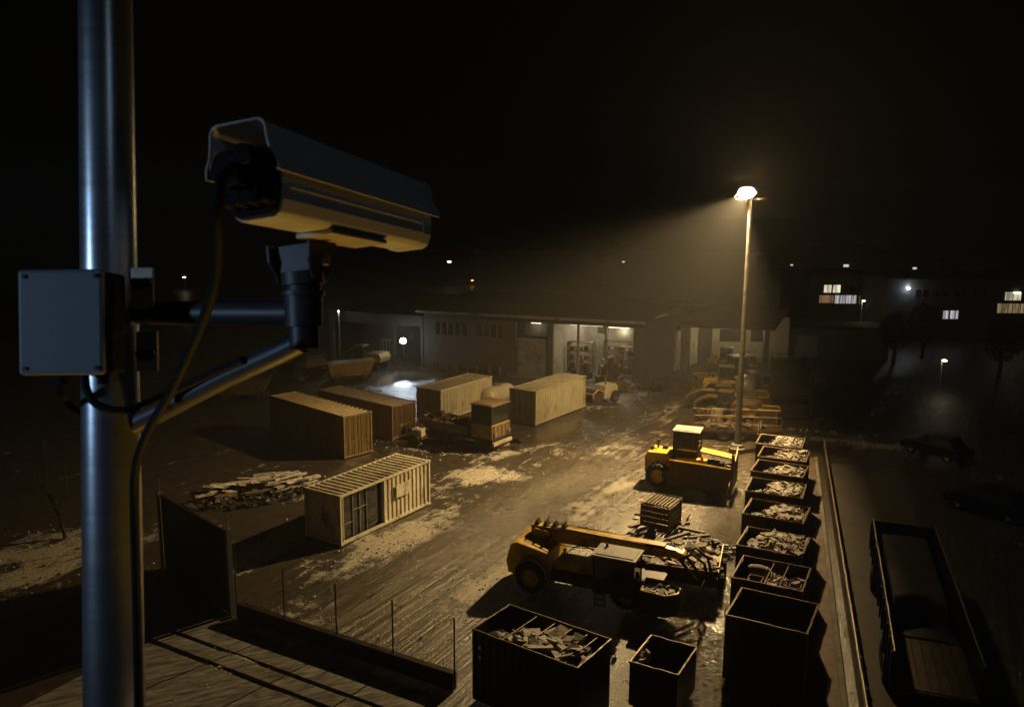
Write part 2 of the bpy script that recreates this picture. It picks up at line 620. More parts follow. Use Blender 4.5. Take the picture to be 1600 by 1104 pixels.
l.new(mix(math_('MULTIPLY', snowm, .9), rgh, (0.7, 0.7, 0.7)), b.inputs['Roughness'])
hgt = math_('ADD', math_('MULTIPLY', fine, .35), math_('MULTIPLY', streak, 1.0))
hgt = math_('ADD', hgt, math_('MULTIPLY', math_('MULTIPLY', nz(4.5, 8, .75), sep.outputs[1]), 1.9))
hgt = math_('ADD', hgt, math_('MULTIPLY', snowm, .5))
hgt = math_('ADD', hgt, math_('MULTIPLY', math_('MULTIPLY', ruts, sep.outputs[2]), -1.2))
bp = n.new("ShaderNodeBump")
mb2 = n.new('ShaderNodeMapRange')
mb2.inputs['To Min'].default_value = 0.8
mb2.inputs['To Max'].default_value = 0.18
l.new(va.outputs['Alpha'], mb2.inputs[0])
l.new(mb2.outputs[0], bp.inputs['Strength'])
bp.inputs['Distance'].default_value = 0.10
l.new(hgt, bp.inputs['Height'])
l.new(bp.outputs[0], b.inputs['Normal'])
b.inputs['Specular IOR Level'].default_value = 0.75
me.materials.append(gm)
go = bpy.data.objects.new("ground", me)
col.objects.link(go)
tag(go, "muddy yard ground with streaks of old snow and tyre marks", "ground", kind="structure")

# concrete apron outside the front fence, with a pair of sunk grooves
ap = MB()
p0, p1 = Vector((-11.6, 30.4, 0)), Vector((-2.2, 25.2, 0))
dv = (p1 - p0).normalized()
nv = Vector((dv.y, -dv.x, 0))                # towards the viewer
pmat("apron_concrete", (0.29, 0.27, 0.24), 0.85, var=0.6, scale=5, dirt=(0.045, 0.04, 0.035), dirt_amt=0.75, dirt_scale=2.2, bump=0.25, bump_scale=60, stretch=(0.35, 2.4, 1))
apron = MB()
for a0, a1 in ((0.15, 1.5), (1.72, 2.35), (2.62, 11.0)):
    for s0, s1 in ((-1.0, 2.0), (2.03, 6.3), (6.33, 10.5)):
        q = [p0 + dv * s0 + nv * a0, p0 + dv * s1 + nv * a0, p0 + dv * s1 + nv * a1, p0 + dv * s0 + nv * a1]
        if a0 < 2.6 and s0 > 2.1:
            pass
        q = [Matrix.Rotation(-R(24), 3, 'Z') @ v for v in q]
        apron.loft([[v + Vector((0, 0, -.1)) for v in q], [v + Vector((0, 0, .02)) for v in q]])
# streaks on the apron run across it: rotate the object so the stretched texture follows
ao = apron.build("pavement", "apron_concrete")
ao.rotation_euler = (0, 0, R(24))
tag(ao, "pale streaked concrete apron outside the front fence", "pavement", kind="structure")

# pad under the bins and its kerb, and the lane beyond the barrier
WD = (Vector((21.65, 55.7, 0)) - Vector((10.86, 23.15, 0))).normalized()   # direction of barrier and bin row
WN = Vector((WD.y, -WD.x, 0))                # to the right of it
B0 = Vector((10.9, 22.6, 0))
pmat("pad_concrete", (0.22, 0.14, 0.105), 0.8, var=0.4, scale=2, dirt=(0.05, 0.04, 0.03), dirt_amt=0.5, dirt_scale=1.5, bump=0.5, bump_scale=10)
pmat("lane_asphalt", (0.105, 0.082, 0.06), 0.8, var=0.35, scale=1.3, dirt=(0.04, 0.033, 0.027), dirt_amt=0.4, dirt_scale=0.6, bump=0.4, bump_scale=14)
pd = MB()
q = [B0 - WN * 1.9, B0 - WN * 0.62, B0 - WN * .62 + WD * 31.5, B0 - WN * 1.9 + WD * 31.5]
pd.loft([[v + Vector((0, 0, -.1)) for v in q], [v + Vector((0, 0, .05)) for v in q]])
tag(pd.build("path", "pad_concrete"), "narrow concrete walkway between the bins and the low barrier", "pavement", kind="structure")
kb = MB()
q = [B0 - WN * 0.62, B0 - WN * .42, B0 - WN * .42 + WD * 31.5, B0 - WN * .62 + WD * 31.5]
kb.loft([[v + Vector((0, 0, -.1)) for v in q], [v + Vector((0, 0, .14)) for v in q]])
tag(kb.build("kerb", "concrete", bevel=.02), "pale kerb edging the walkway", "kerb", kind="structure")
ln = MB()
q = [B0 + WN * .35, B0 + WN * 3.4, B0 + WN * 4.6 + WD * 30.5, B0 + WN * .35 + WD * 30.5]
ln.loft([[v + Vector((0, 0, -.1)) for v in q], [v + Vector((0, 0, .03)) for v in q]])
tag(ln.build("road", "lane_asphalt"), "dark asphalt lane right of the low barrier", "road", kind="structure")

# clods and crumbs of snow along the edges of the road
cm = {"old_snow": MB(), "debris_dark": MB()}
cnt = 0
while cnt < 3000:
    q_ = SNOWY[random.randrange(len(SNOWY))]
    a_ = random.gauss(0, .8) * q_[2]
    b__ = random.gauss(0, .9) * q_[3]
    x, y = q_[0] + a_ * cos(q_[4]) - b__ * sin(q_[4]), q_[1] + a_ * sin(q_[4]) + b__ * cos(q_[4])
    s_ = abs(random.gauss(0, .018)) + .008
    mb_ = cm["old_snow" if random.random() < .7 else "debris_dark"]
    M_ = Matrix.Rotation(random.random() * 6, 3, 'Z')
    k_ = [Vector((random.uniform(.5, 1) * sx * s_ * 1.5, random.uniform(.5, 1) * sy * s_, 0)) for sx, sy in ((-1, -1), (1, -1), (1, 1), (-1, 1))]
    mb_.loft([[M_ @ v + Vector((x, y, -.02)) for v in k_], [M_ @ v * .8 + Vector((x, y, s_ * .8)) + (M_ @ v) * 0 - Vector((x, y, 0)) * 0 for v in k_]])
    cnt += 1
for nm_, lab_ in (("old_snow", "crumbs of old snow scattered over the yard"), ("debris_dark", "dark clods scattered over the yard")):
    o = cm[nm_].build("snow_crumbs" if nm_ == "old_snow" else "clods", nm_)
    tag(o, lab_, "litter", kind="stuff")

# low hills in the distance
hl = MB()
hs = []
for k in range(41):
    a = R(-60 + 3 * k)
    d = 470
    hs.append((d * sin(a), d * cos(a), 13 + 9 * noise.noise(Vector((k * .35, 0, 5)))))
hl.loft([[(x * .75, y * .75, -3) for x, y, z in hs] + [(x * 1.3, y * 1.3, -3) for x, y, z in hs[::-1]],
         [(x, y, z) for x, y, z in hs] + [(x * 1.01, y * 1.01, z) for x, y, z in hs[::-1]]])
tag(hl.build("hills", "hill_soil", smooth=True), "dark low hills behind the town", "hills", kind="structure")


# ================================================================== BUILDERS
def corr(mb, x0, x1, y, z0, z1, out, pitch=0.28, depth=0.045):
    """corrugated sheet in the plane y, running along x, ribs towards out (+1/-1)"""
    x = x0
    pr = []
    while x < x1 - 1e-6:
        w_ = min(pitch, x1 - x)
        pr += [(x, y), (x + w_ * .30, y), (x + w_ * .45, y - out * depth), (x + w_ * .85, y - out * depth)]
        x += w_
    pr.append((x1, y))
    back = [(px_, y - out * (depth + .02)) for px_, _ in pr[::-1]]
    n_ = len(pr)
    vs_ = []
    for z in (z0, z1):
        vs_ += [(a, b_, z) for a, b_ in pr]
    mb.add(vs_, [(i, i + 1, n_ + i + 1, n_ + i) for i in range(n_ - 1)])
    vs_ = []
    for z in (z0, z1):
        vs_ += [(a, y - out * (depth + .02), z) for a, _ in pr]
    mb.add(vs_, [(i, i + 1, n_ + i + 1, n_ + i) for i in range(n_ - 1)])
    return mb


DOORS = {"ochre_paint": "ochre_door", "brown_paint": "brown_door"}


def container(label, corner, yaw, L, W, H, paint, frame, opening=None, doors=None, roof_patch=False, group=None, pitch=.28):
    """local x along the length from the near corner, y across to the far side; the visible long side is y = 0"""
    t = thing("shipping_container", label, "container", corner, yaw, group)
    fr = MB()
    p = .10
    for x in (0, L - p):
        for y in (0, W - p):
            fr.b2((x, y, 0.0), (x + p, y + p, H))
    for y in (0, W - p):
        fr.b2((p, y + .004, 0.02), (L - p, y + p - .004, .16))
        fr.b2((p, y + .004, H - .11), (L - p, y + p - .004, H - .004))
    for x in (0, L - p):
        fr.b2((x + .004, p, 0.02), (x + p - .004, W - p, .16))
        fr.b2((x + .004, p, H - .11), (x + p - .004, W - p, H - .004))
    fr.build("frame", frame, t)
    for x in (-.02, L - .15):
        for y in (-.02, W - .15):
            for z in (0, H - .11):
                cc = MB()
                cc.b2((x, y, z), (x + .17, y + .17, z + .12))
                cc.build("corner_casting", frame, t)
    sw = MB()
    if opening:
        o0, o1 = opening
        corr(sw, o1, L - p, .03, .16, H - .11, -1, pitch)
        if o0 > p + .2:
            corr(sw, p, o0, .03, .16, H - .11, -1, pitch)
    else:
        corr(sw, p, L - p, .03, .16, H - .11, -1, pitch)
    sw.build("side_wall", paint, t)
    s2 = MB()
    corr(s2, p, L - p, W - .03, .16, H - .11, 1, pitch)
    s2.build("side_wall", paint, t)
    rf = MB()
    x = p
    while x < L - p - .01:
        w_ = min(pitch * 1.15, L - p - x)
        rf.add([(x, .08, H - .07), (x, W - .08, H - .07), (x + w_ * .5, .08, H - .07), (x + w_ * .5, W - .08, H - .07),
                (x + w_ * .6, .08, H + .0), (x + w_ * .6, W - .08, H + .0), (x + w_ * .9, .08, H + .0), (x + w_ * .9, W - .08, H + .0),
                (x + w_, .08, H - .07), (x + w_, W - .08, H - .07)],
               [(0, 2, 3, 1), (2, 4, 5, 3), (4, 6, 7, 5), (6, 8, 9, 7)])
        x += w_
    rf.b2((p, .08, H - .11), (L - p, W - .08, H - .075))
    rf.build("roof", paint, t)
    fl = MB()
    fl.b2((p, p, .10), (L - p, W - p, .155))
    fl.build("floor", "dark_steel", t)
    # end walls: index 0 at x = 0, 1 at x = L
    for e, xx in ((0, 0.09), (1, L - .09)):
        sg = -1 if e == 0 else 1
        if doors == e:
            for y0, y1 in ((p + .01, W / 2 - .01), (W / 2 + .01, W - p - .01)):
                d = MB()
                yy = y0
                while yy < y1 - .02:
                    ww = min(.24, y1 - yy)
                    d.b2((xx - .03, yy, .18), (xx + .0, yy + ww * .55, H - .13))
                    d.b2((xx - .045, yy + ww * .55, .18), (xx - .02 + .03 * (e == 0), yy + ww, H - .13))
                    yy += ww
                dl = d.build("door", DOORS.get(paint, paint), t)
                for fr_ in (.28, .72):
                    rd_ = MB()
                    yr = y0 + (y1 - y0) * fr_
                    rd_.tube((xx + sg * .045, yr, .12), (xx + sg * .045, yr, H - .06), .03, n=8)
                    rd_.b2((xx + sg * .03, yr - .05, 1.0), (xx + sg * .085, yr + .30 * (1 if fr_ < .5 else -1), 1.06))
                    rd_.b2((xx + sg * .02, yr - .06, .35), (xx + sg * .06, yr + .06, .42))
                    rd_.b2((xx + sg * .02, yr - .06, H - .5), (xx + sg * .06, yr + .06, H - .43))
                    rd_.build("lock_rod", "rim_steel", dl)
        else:
            d = MB()
            yy = p
            while yy < W - p - .02:
                ww = min(.28, W - p - yy)
                d.b2((xx - .02, yy, .16), (xx + .02, yy + ww * .5, H - .11))
                d.b2((xx - .02 - .03 * (e == 1), yy + ww * .5, .16), (xx + .02 + .03 * (e == 0) - .035 * (e == 0), yy + ww, H - .11))
                yy += ww
            d.build("end_wall", paint, t)
    return t


def heap(name, label, cat, pts_fn, chunks, mat, dark="debris_dark"):
    pass


def chunk(mb, c, s):
    """broken lump: a jittered box"""
    M = Matrix.Rotation(rnd(0, pi), 3, 'Z') @ Matrix.Rotation(rnd(-.35, .35), 3, 'X') @ Matrix.Rotation(rnd(-.35, .35), 3, 'Y')
    vs_ = []
    for x in (-.5, .5):
        for y in (-.5, .5):
            for z in (-.5, .5):
                vs_.append(Vector(c) + M @ Vector((x * s[0] * rnd(.7, 1.2), y * s[1] * rnd(.7, 1.2), z * s[2] * rnd(.6, 1.2))))
    mb.add(vs_, [(0, 1, 3, 2), (4, 6, 7, 5), (0, 4, 5, 1), (2, 3, 7, 6), (0, 2, 6, 4), (1, 5, 7, 3)])


def relief(mb, w_, d_, z0, fn, nx_=22, ny_=18):
    """closed lumpy slab with its top given by fn(u, v)"""
    vs_ = []
    for j in range(ny_ + 1):
        for i in range(nx_ + 1):
            u, v = i / nx_, j / ny_
            vs_.append(((u - .5) * w_, (v - .5) * d_, fn(u, v)))
    fs_ = [(j * (nx_ + 1) + i, j * (nx_ + 1) + i + 1, (j + 1) * (nx_ + 1) + i + 1, (j + 1) * (nx_ + 1) + i) for j in range(ny_) for i in range(nx_)]
    mb.add(vs_, fs_)
    return mb


def open_bin(label, loc, rz, w_, d_, h, group=None, ribs=True, wall="dark_steel", name="skip_bin", cat="bin"):
    t = thing(name, label, cat, loc, rz, group)
    th = .05
    b_ = MB()
    b_.b2((-w_ / 2, -d_ / 2, .12), (w_ / 2, d_ / 2, .2))
    wl = b_.build("floor", wall, t)
    for nm, a, c in (("front_wall", (-w_ / 2, -d_ / 2, .2), (w_ / 2, -d_ / 2 + th, h)), ("back_wall", (-w_ / 2, d_ / 2 - th, .2), (w_ / 2, d_ / 2, h)),
                     ("side_wall", (-w_ / 2, -d_ / 2 + th, .2), (-w_ / 2 + th, d_ / 2 - th, h)), ("side_wall", (w_ / 2 - th, -d_ / 2 + th, .2), (w_ / 2, d_ / 2 - th, h))):
        m = MB()
        m.b2(a, c)
        if ribs:
            if nm in ("front_wall", "back_wall"):
                sg = -1 if nm == "front_wall" else 1
                for k in range(1, 5):
                    x = -w_ / 2 + w_ * k / 5
                    m.b2((x - .04, sg * d_ / 2, .2), (x + .04, sg * (d_ / 2 + .06), h - .10))
            else:
                sg = -1 if a[0] < 0 else 1
                for k in range(1, 4):
                    y = -d_ / 2 + d_ * k / 4
                    m.b2((sg * w_ / 2, y - .04, .2), (sg * (w_ / 2 + .06), y + .04, h - .10))
        m.build(nm, wall, t)
    r = MB()
    jt = [rnd(-.03, .03) for _ in range(4)]
    cs = [(-w_ / 2, -d_ / 2), (w_ / 2, -d_ / 2), (w_ / 2, d_ / 2), (-w_ / 2, d_ / 2)]
    for k in range(4):
        a, c = cs[k], cs[(k + 1) % 4]
        pts = []
        for i in range(9):
            u = i / 8
            pts.append((a[0] + (c[0] - a[0]) * u + rnd(-.01, .01), a[1] + (c[1] - a[1]) * u + rnd(-.012, .012), h + .03 + rnd(-.012, .012)))
        r.path(pts, .042, 6)
    r.build("rim", "rim_steel", t)
    sk = MB()
    for s in (-1, 1):
        sk.b2((s * w_ * .3 - .08, -d_ / 2 - .05, 0), (s * w_ * .3 + .08, d_ / 2 + .05, .12))
    sk.build("skid", wall, t)
    return t


def wheel(parent, c, r, wd, axis='y', hub="yellow_paint", name="wheel"):
    """tyre with lugs + rim; axis = axle direction in the parent's frame"""
    m = MB()
    prof = [(r * .58, -wd / 2), (r * .9, -wd / 2), (r, -wd * .33), (r, wd * .33), (r * .9, wd / 2), (r * .58, wd / 2)]
    m.lathe(prof, c, axis, 28, False)
    for k in range(18):
        a = 2 * pi * k / 18
        off = {'y': Vector((cos(a) * r, 0, sin(a) * r)), 'x': Vector((0, cos(a) * r, sin(a) * r))}[axis]
        if axis == 'y':
            m.box(Vector(c) + off, (.06, wd * .8, .09), 0, 0, -a)
        else:
            m.box(Vector(c) + off, (wd * .8, .06, .09), 0, a, 0)
    w_ = m.build(name, "rubber", parent)
    q = MB()
    q.lathe([(0.001, -wd * .30), (r * .2, -wd * .42), (r * .22, -wd * .25), (r * .45, -wd * .22), (r * .58, -wd * .45), (r * .6, -wd * .45), (r * .6, wd * .45), (r * .58, wd * .45),
             (r * .45, wd * .22), (r * .22, wd * .25), (r * .2, wd * .42), (0.001, wd * .3)], c, axis, 24)
    q.build("rim", hub, w_)
    return w_


def cab(parent, c, s, paint, roofm, tilt=0.0):
    """operator's cab: posts, roof, sill panel as frame; one glass mesh per side; seat"""
    cx, cy, cz = c
    w_, d_, h = s
    f = MB()
    pw = .09
    for x in (-1, 1):
        for y in (-1, 1):
            f.box((cx + x * (w_ / 2 - pw / 2), cy + y * (d_ / 2 - pw / 2), cz + h / 2), (pw, pw, h))
    for z in (.04, h * .36, h - .05):
        for y in (-1, 1):
            f.box((cx, cy + y * (d_ / 2 - pw / 2 - .003), cz + z), (w_ - 2 * pw, pw * .8, .08))
        for x in (-1, 1):
            f.box((cx + x * (w_ / 2 - pw / 2 - .003), cy, cz + z), (pw * .8, d_ - 2 * pw, .08))
    for y in (-1, 1):
        f.box((cx, cy + y * (d_ / 2 - .03), cz + h * .2), (w_ - 2 * pw, .03, h * .28))
    for x in (-1, 1):
        f.box((cx + x * (w_ / 2 - .03), cy, cz + h * .2), (.03, d_ - 2 * pw, h * .28))
    fo = f.build("cab", paint, parent)
    for nm, a, b_ in (("window", (cx, cy - d_ / 2 + .035, cz + h * .67), (w_ - 2 * pw, .012, h * .54)), ("window", (cx, cy + d_ / 2 - .035, cz + h * .67), (w_ - 2 * pw, .012, h * .54)),
                      ("window", (cx - w_ / 2 + .035, cy, cz + h * .67), (.012, d_ - 2 * pw, h * .54)), ("window", (cx + w_ / 2 - .035, cy, cz + h * .67), (.012, d_ - 2 * pw, h * .54))):
        g_ = MB()
        g_.box(a, b_)
        g_.build(nm, "black_glass", fo)
    st = MB()
    st.box((cx, cy, cz + h * .28), (.5, .5, .14))
    st.box((cx - .22, cy, cz + h * .48), (.12, .5, h * .32))
    st.build("seat", "black_plastic", fo)
    r = MB()
    r.box((cx, cy, cz + h + .05), (w_ + .12, d_ + .12, .10))
    r.box((cx, cy, cz + h + .115), (w_ - .15, d_ - .2, .03))
    r.build("cab_roof", roofm, fo, bevel=.03)
    return fo


# ================================================================== CONTAINERS
ye = R(57.9)
c1 = container("pale ribbed container with a dark glazed opening in its long side", (-8.26, 37.68, 0), ye, 7.05, 2.44, 2.55,
               "white_paint", "white_paint", opening=(.22, 3.25), pitch=.335)
gl = MB()                                     # glazed recess of the site-office container
gl.b2((.22, .26, .16), (3.25, .30, 2.44))
gw = gl.build("glazed_wall", "black_glass", c1)
mu = MB()
for x in (.22, 1.05, 1.55, 2.05, 3.19):
    mu.b2((x, .19, .16), (x + .05, .255, 2.44))
mu.b2((1.10, .20, 1.45), (2.05, .25, 1.50))
mu.b2((.27, .20, .9), (1.05, .25, .94))
mu.build("mullion", "grey_paint", gw)
nb_ = MB()
nb_.b2((4.1, -.075, 1.25), (5.25, -.045, 1.95))
nb_.build("notice_board", "white_paint", c1)
dh = MB()
dh.b2((1.56, .15, 1.1), (1.60, .19, 1.3))
dh.build("door_handle", "galvanised", gw)
for x in (.20, 3.22):
    jb = MB()
    jb.b2((x, .02, .162), (x + .045, .19, 2.438))
    jb.build("door_frame", "white_paint", c1)

container("cream container standing farthest along the left edge of the road, with drawn stained doors", (1.83, 60.9, 0), R(55.6), 7.8, 2.44, 2.67,
          "cream_paint", "cream_paint", doors=0, pitch=.36)
# containers whose doors face the road
c3 = container("long ochre container with lit doors, behind the pale ribbed one", (-9.45, 53.75, 0), R(47) + pi / 2, 9.2, 2.3, 2.85, "ochre_paint", "rim_steel", doors=0, pitch=.42)
c4 = container("brown rusty container with a cart parked at its doors", (-7.05, 58.5, 0), R(50) + pi / 2, 8.6, 2.3, 2.45, "brown_paint", "rim_steel", doors=0, pitch=.42)
container("dull cream container half hidden behind the cab-over truck", (-5.5, 61.9, 0), R(57), 7.0, 2.44, 2.5, "cream_paint", "white_paint", pitch=.4)

# mirrored containers run away to the left: the length axis starts at the near corner, so the door end is x = 0

# ================================================================== ROW OF OPEN BINS
ROW = [(14.75, 47.75), (14.05, 45.05), (12.85, 42.2), (11.72, 39.1), (10.66, 35.92), (9.45, 32.5), (8.34, 29.2), (7.42, 26.2)]
bin_words = ["next to the foot of the lamp mast", "second from the lamp mast", "third from the lamp mast", "fourth from the lamp mast",
             "fourth from the near end of its row", "third from the near end of its row, heaped with jumbled scrap", "holding a cask and crates", "empty, at the near end of its row"]
BW, BD, BH = 2.62, 2.34, 2.4
for i, (x, y) in enumerate(ROW):
    rz = R(-27 + rnd(-3.5, 3.5))
    c = Vector((x, y, 0)) + Vector((cos(rz), sin(rz), 0)) * (BW / 2) + Vector((-sin(rz), cos(rz), 0)) * (BD / 2)
    if i == 0:
        proto_bin = open_bin("rusty open bin " + bin_words[0], c, rz, BW, BD, BH, "row of open bins along the walkway")
    else:
        lab = ("rusty open bin " if i < 7 else "dark open bin ") + bin_words[i]
        dup(proto_bin, c, rz, lab, (1.0 + rnd(-.03, .03), 1.0 + rnd(-.03, .02), 1.0 + rnd(-.04, .03)))
    if i == 7:
        continue
    h = MB()
    hh = .50 if i < 6 else .80
    sd = i * 3.7

    def fn(u, v, sd=sd, hh=hh, i=i):
        z = BH - hh + .40 * min(1, max(0, (u - .22) / .25)) + .22 * noise.noise(Vector((u * 5 + sd, v * 4, 1))) + .10 * noise.noise(Vector((u * 13, v * 11 + sd, 2)))
        return min(z, BH - .04)
    relief(h, BW - .11, BD - .11, 0, fn, 26, 22)
    for k in range(34):
        u, v = rnd(.06, .34), rnd(.06, .94)
        chunk(h, ((u - .5) * (BW - .3), (v - .5) * (BD - .3), fn(u, v) + .02), (rnd(.12, .45), rnd(.1, .3), rnd(.06, .22)))
    ho = h.build("rubble_heap", "debris_dark")
    ho.location = c
    ho.rotation_euler = (0, 0, rz)
    tag(ho, ["dark rubble in the bin beside the lamp mast", "dark rubble in the second bin from the lamp mast", "dark rubble in the third bin from the lamp mast", "dark rubble in the fourth bin from the lamp mast",
             "dark rubble in the fourth bin from the near end", "dark jumbled scrap in the third bin from the near end", "dark waste under the crates in the second bin from the near end"][i], "rubble", "dark rubble in the bins")
    s = MB()
    nchunk = 85 if i < 6 else 30
    for k in range(nchunk):
        u, v = rnd(.36 if i < 5 else .2, .95), rnd(.07, .93)
        sx = rnd(.15, .55) * (1 if i < 4 else 1.35)
        chunk(s, ((u - .5) * (BW - .3), (v - .5) * (BD - .3), fn(u, v) + rnd(.02, .10)), (sx, rnd(.10, .4), rnd(.06, .16)))
    if i < 6:
        def fn2(u, v, fn=fn):
            return fn(.40 + u * .57, v) + .10 * noise.noise(Vector((u * 7, v * 8 + sd, 9))) + .02
        s2 = MB()
        relief(s2, (BW - .11) * .57, BD - .13, 0, fn2, 20, 22)
        s.add([(a + (BW - .11) * .185, b_, z) for a, b_, z in s2.v], s2.f)
    for k in range(130):
        u, v = min(.96, rnd(.12, .96) ** .8), rnd(.05, .95)
        chunk(s, ((u - .5) * (BW - .25), (v - .5) * (BD - .25), fn(u, v) + rnd(.05, .14)), (rnd(.04, .16), rnd(.03, .12), rnd(.02, .09)))
    so_ = s.build("slab_heap", "debris_pale")
    so_.location = c
    so_.rotation_euler = (0, 0, rz)
    tag(so_, ["pale broken slabs in the bin beside the lamp mast", "pale broken slabs in the second bin from the lamp mast", "pale broken slabs in the third bin from the lamp mast", "pale broken slabs in the fourth bin from the lamp mast",
              "pale lumps in the fourth bin from the near end", "pale jumbled sheets in the third bin from the near end", "pale scraps in the second bin from the near end"][i], "rubble", "pale debris in the bins")
    if i == 6:
        Mx = Matrix.Translation(c) @ Matrix.Rotation(rz, 4, 'Z')
        cask = thing("cask", "short ochre cask lying in the bin second from the near end", "cask", Mx @ Vector((-.55, .55, 1.80)), rz)
        m = MB()
        m.lathe([(.25, -.42), (.31, -.2), (.33, 0), (.31, .2), (.25, .42)], (0, 0, .28), 'x', 20)
        m.build("staves", "wood", cask, smooth=True)
        m = MB()
        for x in (-.3, .3):
            m.lathe([(.295, -.03), (.305, 0), (.295, .03)], (x, 0, .28), 'x', 20)
        m.build("hoop", "rim_steel", cask)
        for kx, ky, lab in ((.25, .1, "slatted pale crate left of the divider in the bin with the cask"), (.85, -.1, "slatted pale crate in the right corner of the bin with the cask"), (-.55, -.25, "low slatted crate in front of the cask")):
            cr = thing("slatted_crate", lab, "crate", Mx @ Vector((kx, ky, 1.74)), rz + rnd(-.15, .15), "crates in the bin with the cask")
            m = MB()
            for z in (.05, .2, .35):
                for s_ in (-1, 1):
                    m.b2((-.26, s_ * .3 - .012, z), (.26, s_ * .3 + .012, z + .10))
                    m.b2((s_ * .26 - .012, -.285, z), (s_ * .26 + .012, .285, z + .10))
            m.build("slats", "wood", cr)
            m = MB()
            m.b2((-.24, -.28, .02), (.24, .28, .30))
            m.build("contents", "debris_pale", cr)
        dv_ = MB()
        for x in (-.10, .45):
            dv_.tube((x, -BD / 2 + .06, BH - .02), (x + .02, BD / 2 - .06, BH - .02), .022, n=6)
        dvo = dv_.build("divider_bar", "rim_steel")
        dvo.location = c
        dvo.rotation_euler = (0, 0, rz)
        tag(dvo, "two thin steel bars laid across the bin with the cask", "bar")

# ================================================================== LOW BARRIER right of the walkway
br = thing("low_barrier", "long low steel barrier with a bright top rail right of the walkway", "barrier", B0, atan2(WD.y, WD.x))
m = MB()
m.b2((-.5, -.06, .0), (34.3, .06, .86))
m.build("panel", "dark_steel", br)
m = MB()
pts = [(k * .7 - .5, rnd(-.012, .012), .90 + rnd(-.008, .008)) for k in range(50)]
m.path(pts, .045, 8)
m.build("top_rail", "rim_steel", br)
m = MB()
for k in range(18):
    m.b2((k * 2.0 - .05, -.12, 0), (k * 2.0 + .05, -.065, .84))
m.build("stiffener", "dark_steel", br)

# ================================================================== LAMP MAST
mast = thing("lamp_mast", "tall tapered steel mast carrying the glowing yard floodlight", "lamp mast", (15.5, 54.28, 0))
m = MB()
m.tube((0, 0, .1), (0.0, 0, 17.0), .23, .095, 20)
m.build("pole", "concrete", mast, smooth=True)
m = MB()
m.lathe([(.55, 0), (.55, .25), (.42, .32), (.42, .5), (.27, .55)], (0, 0, 0), 'z', 20)
m.build("base", "concrete", mast)
m = MB()
m.b2((-.95, -.06, 16.98), (.95, .06, 17.1))
m.tube((-.45, 0, 17.1), (-.45, -.08, 17.62), .035)
m.tube((.45, 0, 17.1), (.45, -.08, 17.62), .035)
m.build("crossarm", "dark_steel", mast)
# hood of the beam head: two opaque plates that cut the light off above left and on the right
L0 = Vector((LAMP.x - 15.5, LAMP.y - 54.28, LAMP.z))
fd = Vector((LAMP.x, LAMP.y, 0)).normalized()          # line of sight in plan: the plates run along it
pd_ = Vector((fd.y, -fd.x, 0))                         # to the right


def hood_pt(ang, dist, along, lift=0.0):
    """ang measured from straight down, positive to the left"""
    return L0 + (-pd_ * sin(R(ang)) + Vector((0, 0, -cos(R(ang))))) * dist + fd * along


h = MB()
LFT, RGT = 71, -15
for angs in ((LFT, 100, 130, 180, 230, 280, 320, 360 + RGT),):
    ring_i = []
    for a in angs:
        d = .62 if a in (LFT, 360 + RGT) else .34
        ring_i.append((a, d))
    A = [hood_pt(a, d, -1.3) for a, d in ring_i]
    Bq = [hood_pt(a, d, 1.3) for a, d in ring_i]
    A2 = [hood_pt(a, d + .02, -1.3) for a, d in ring_i]
    B2_ = [hood_pt(a, d + .02, 1.3) for a, d in ring_i]
    nn = len(A)
    h.add(A + Bq, [(i, i + 1, nn + i + 1, nn + i) for i in range(nn - 1)])
    h.add(A2 + B2_, [(i, i + 1, nn + i + 1, nn + i) for i in range(nn - 1)])
    for al in (-1.3, 1.3):                    # end plates, down to the level of the lamp
        e_ = [hood_pt(a, d + .01, al) for a, d in ring_i if 90 < a < 275]
        h.loft([[v + fd * -.01 for v in e_], [v + fd * .01 for v in e_]])
h.build("beam_hood", "dark_steel", mast)
for al, dx_, dz_ in ((-1.75, .16, .03),):
    m = MB()
    m.lathe([(.01, -.36), (.38, -.27), (.56, 0), (.38, .27), (.01, .36)], L0 + fd * al + Vector((dx_, 0, dz_)), 'z', 18)
    m.build("lamp_globe", "sodium_lens", mast, smooth=True)

# ================================================================== MACHINES
# --- telescopic crane in the near middle of the yard
TY = R(-24)
tc_ = thing("telescopic_crane", "yellow wheeled telescopic crane with a grey roofed cab, boom lowered across its deck", "crane", (3.6, 33.1, 0), TY)
m = MB()
m.b2((-3.2, -.95, .55), (3.0, .95, 1.05))
m.b2((-.6, -1.15, .6), (2.6, -.95, 1.0))
m.build("chassis", "dark_steel", tc_)
m = MB()                                      # rounded engine hood at the rear
m.prism([(-3.65, .55), (-3.75, 1.1), (-3.55, 1.85), (-3.25, 2.0), (-1.8, 1.72), (-1.6, 1.0), (-1.75, .55)], 'y', -.98, 1.1)
m.build("engine_hood", "yellow_paint", tc_, bevel=.06)
m = MB()
for k in range(7):
    a0, a1 = pi * k / 7, pi * (k + 1) / 7
    r0, r1 = .74, .82
    cx_, cz_ = -2.45, .72
    m.loft([[(cx_ + r * cos(a), y, cz_ + r * sin(a)) for a, r in ((a0, r0), (a1, r0), (a1, r1), (a0, r1))] for y in (-1.36, -.95)])
m.build("mudguard", "yellow_paint", tc_)
for x, y in ((-2.45, -1.18), (-2.45, 1.25), (1.7, -.95), (1.7, 1.25)):
    wheel(tc_, (x, y, .66), .66, .44, 'y', "yellow_paint")
bm_ = thing  # noqa
m = MB()                                      # main boom section: pivots high at the rear, runs down to the front
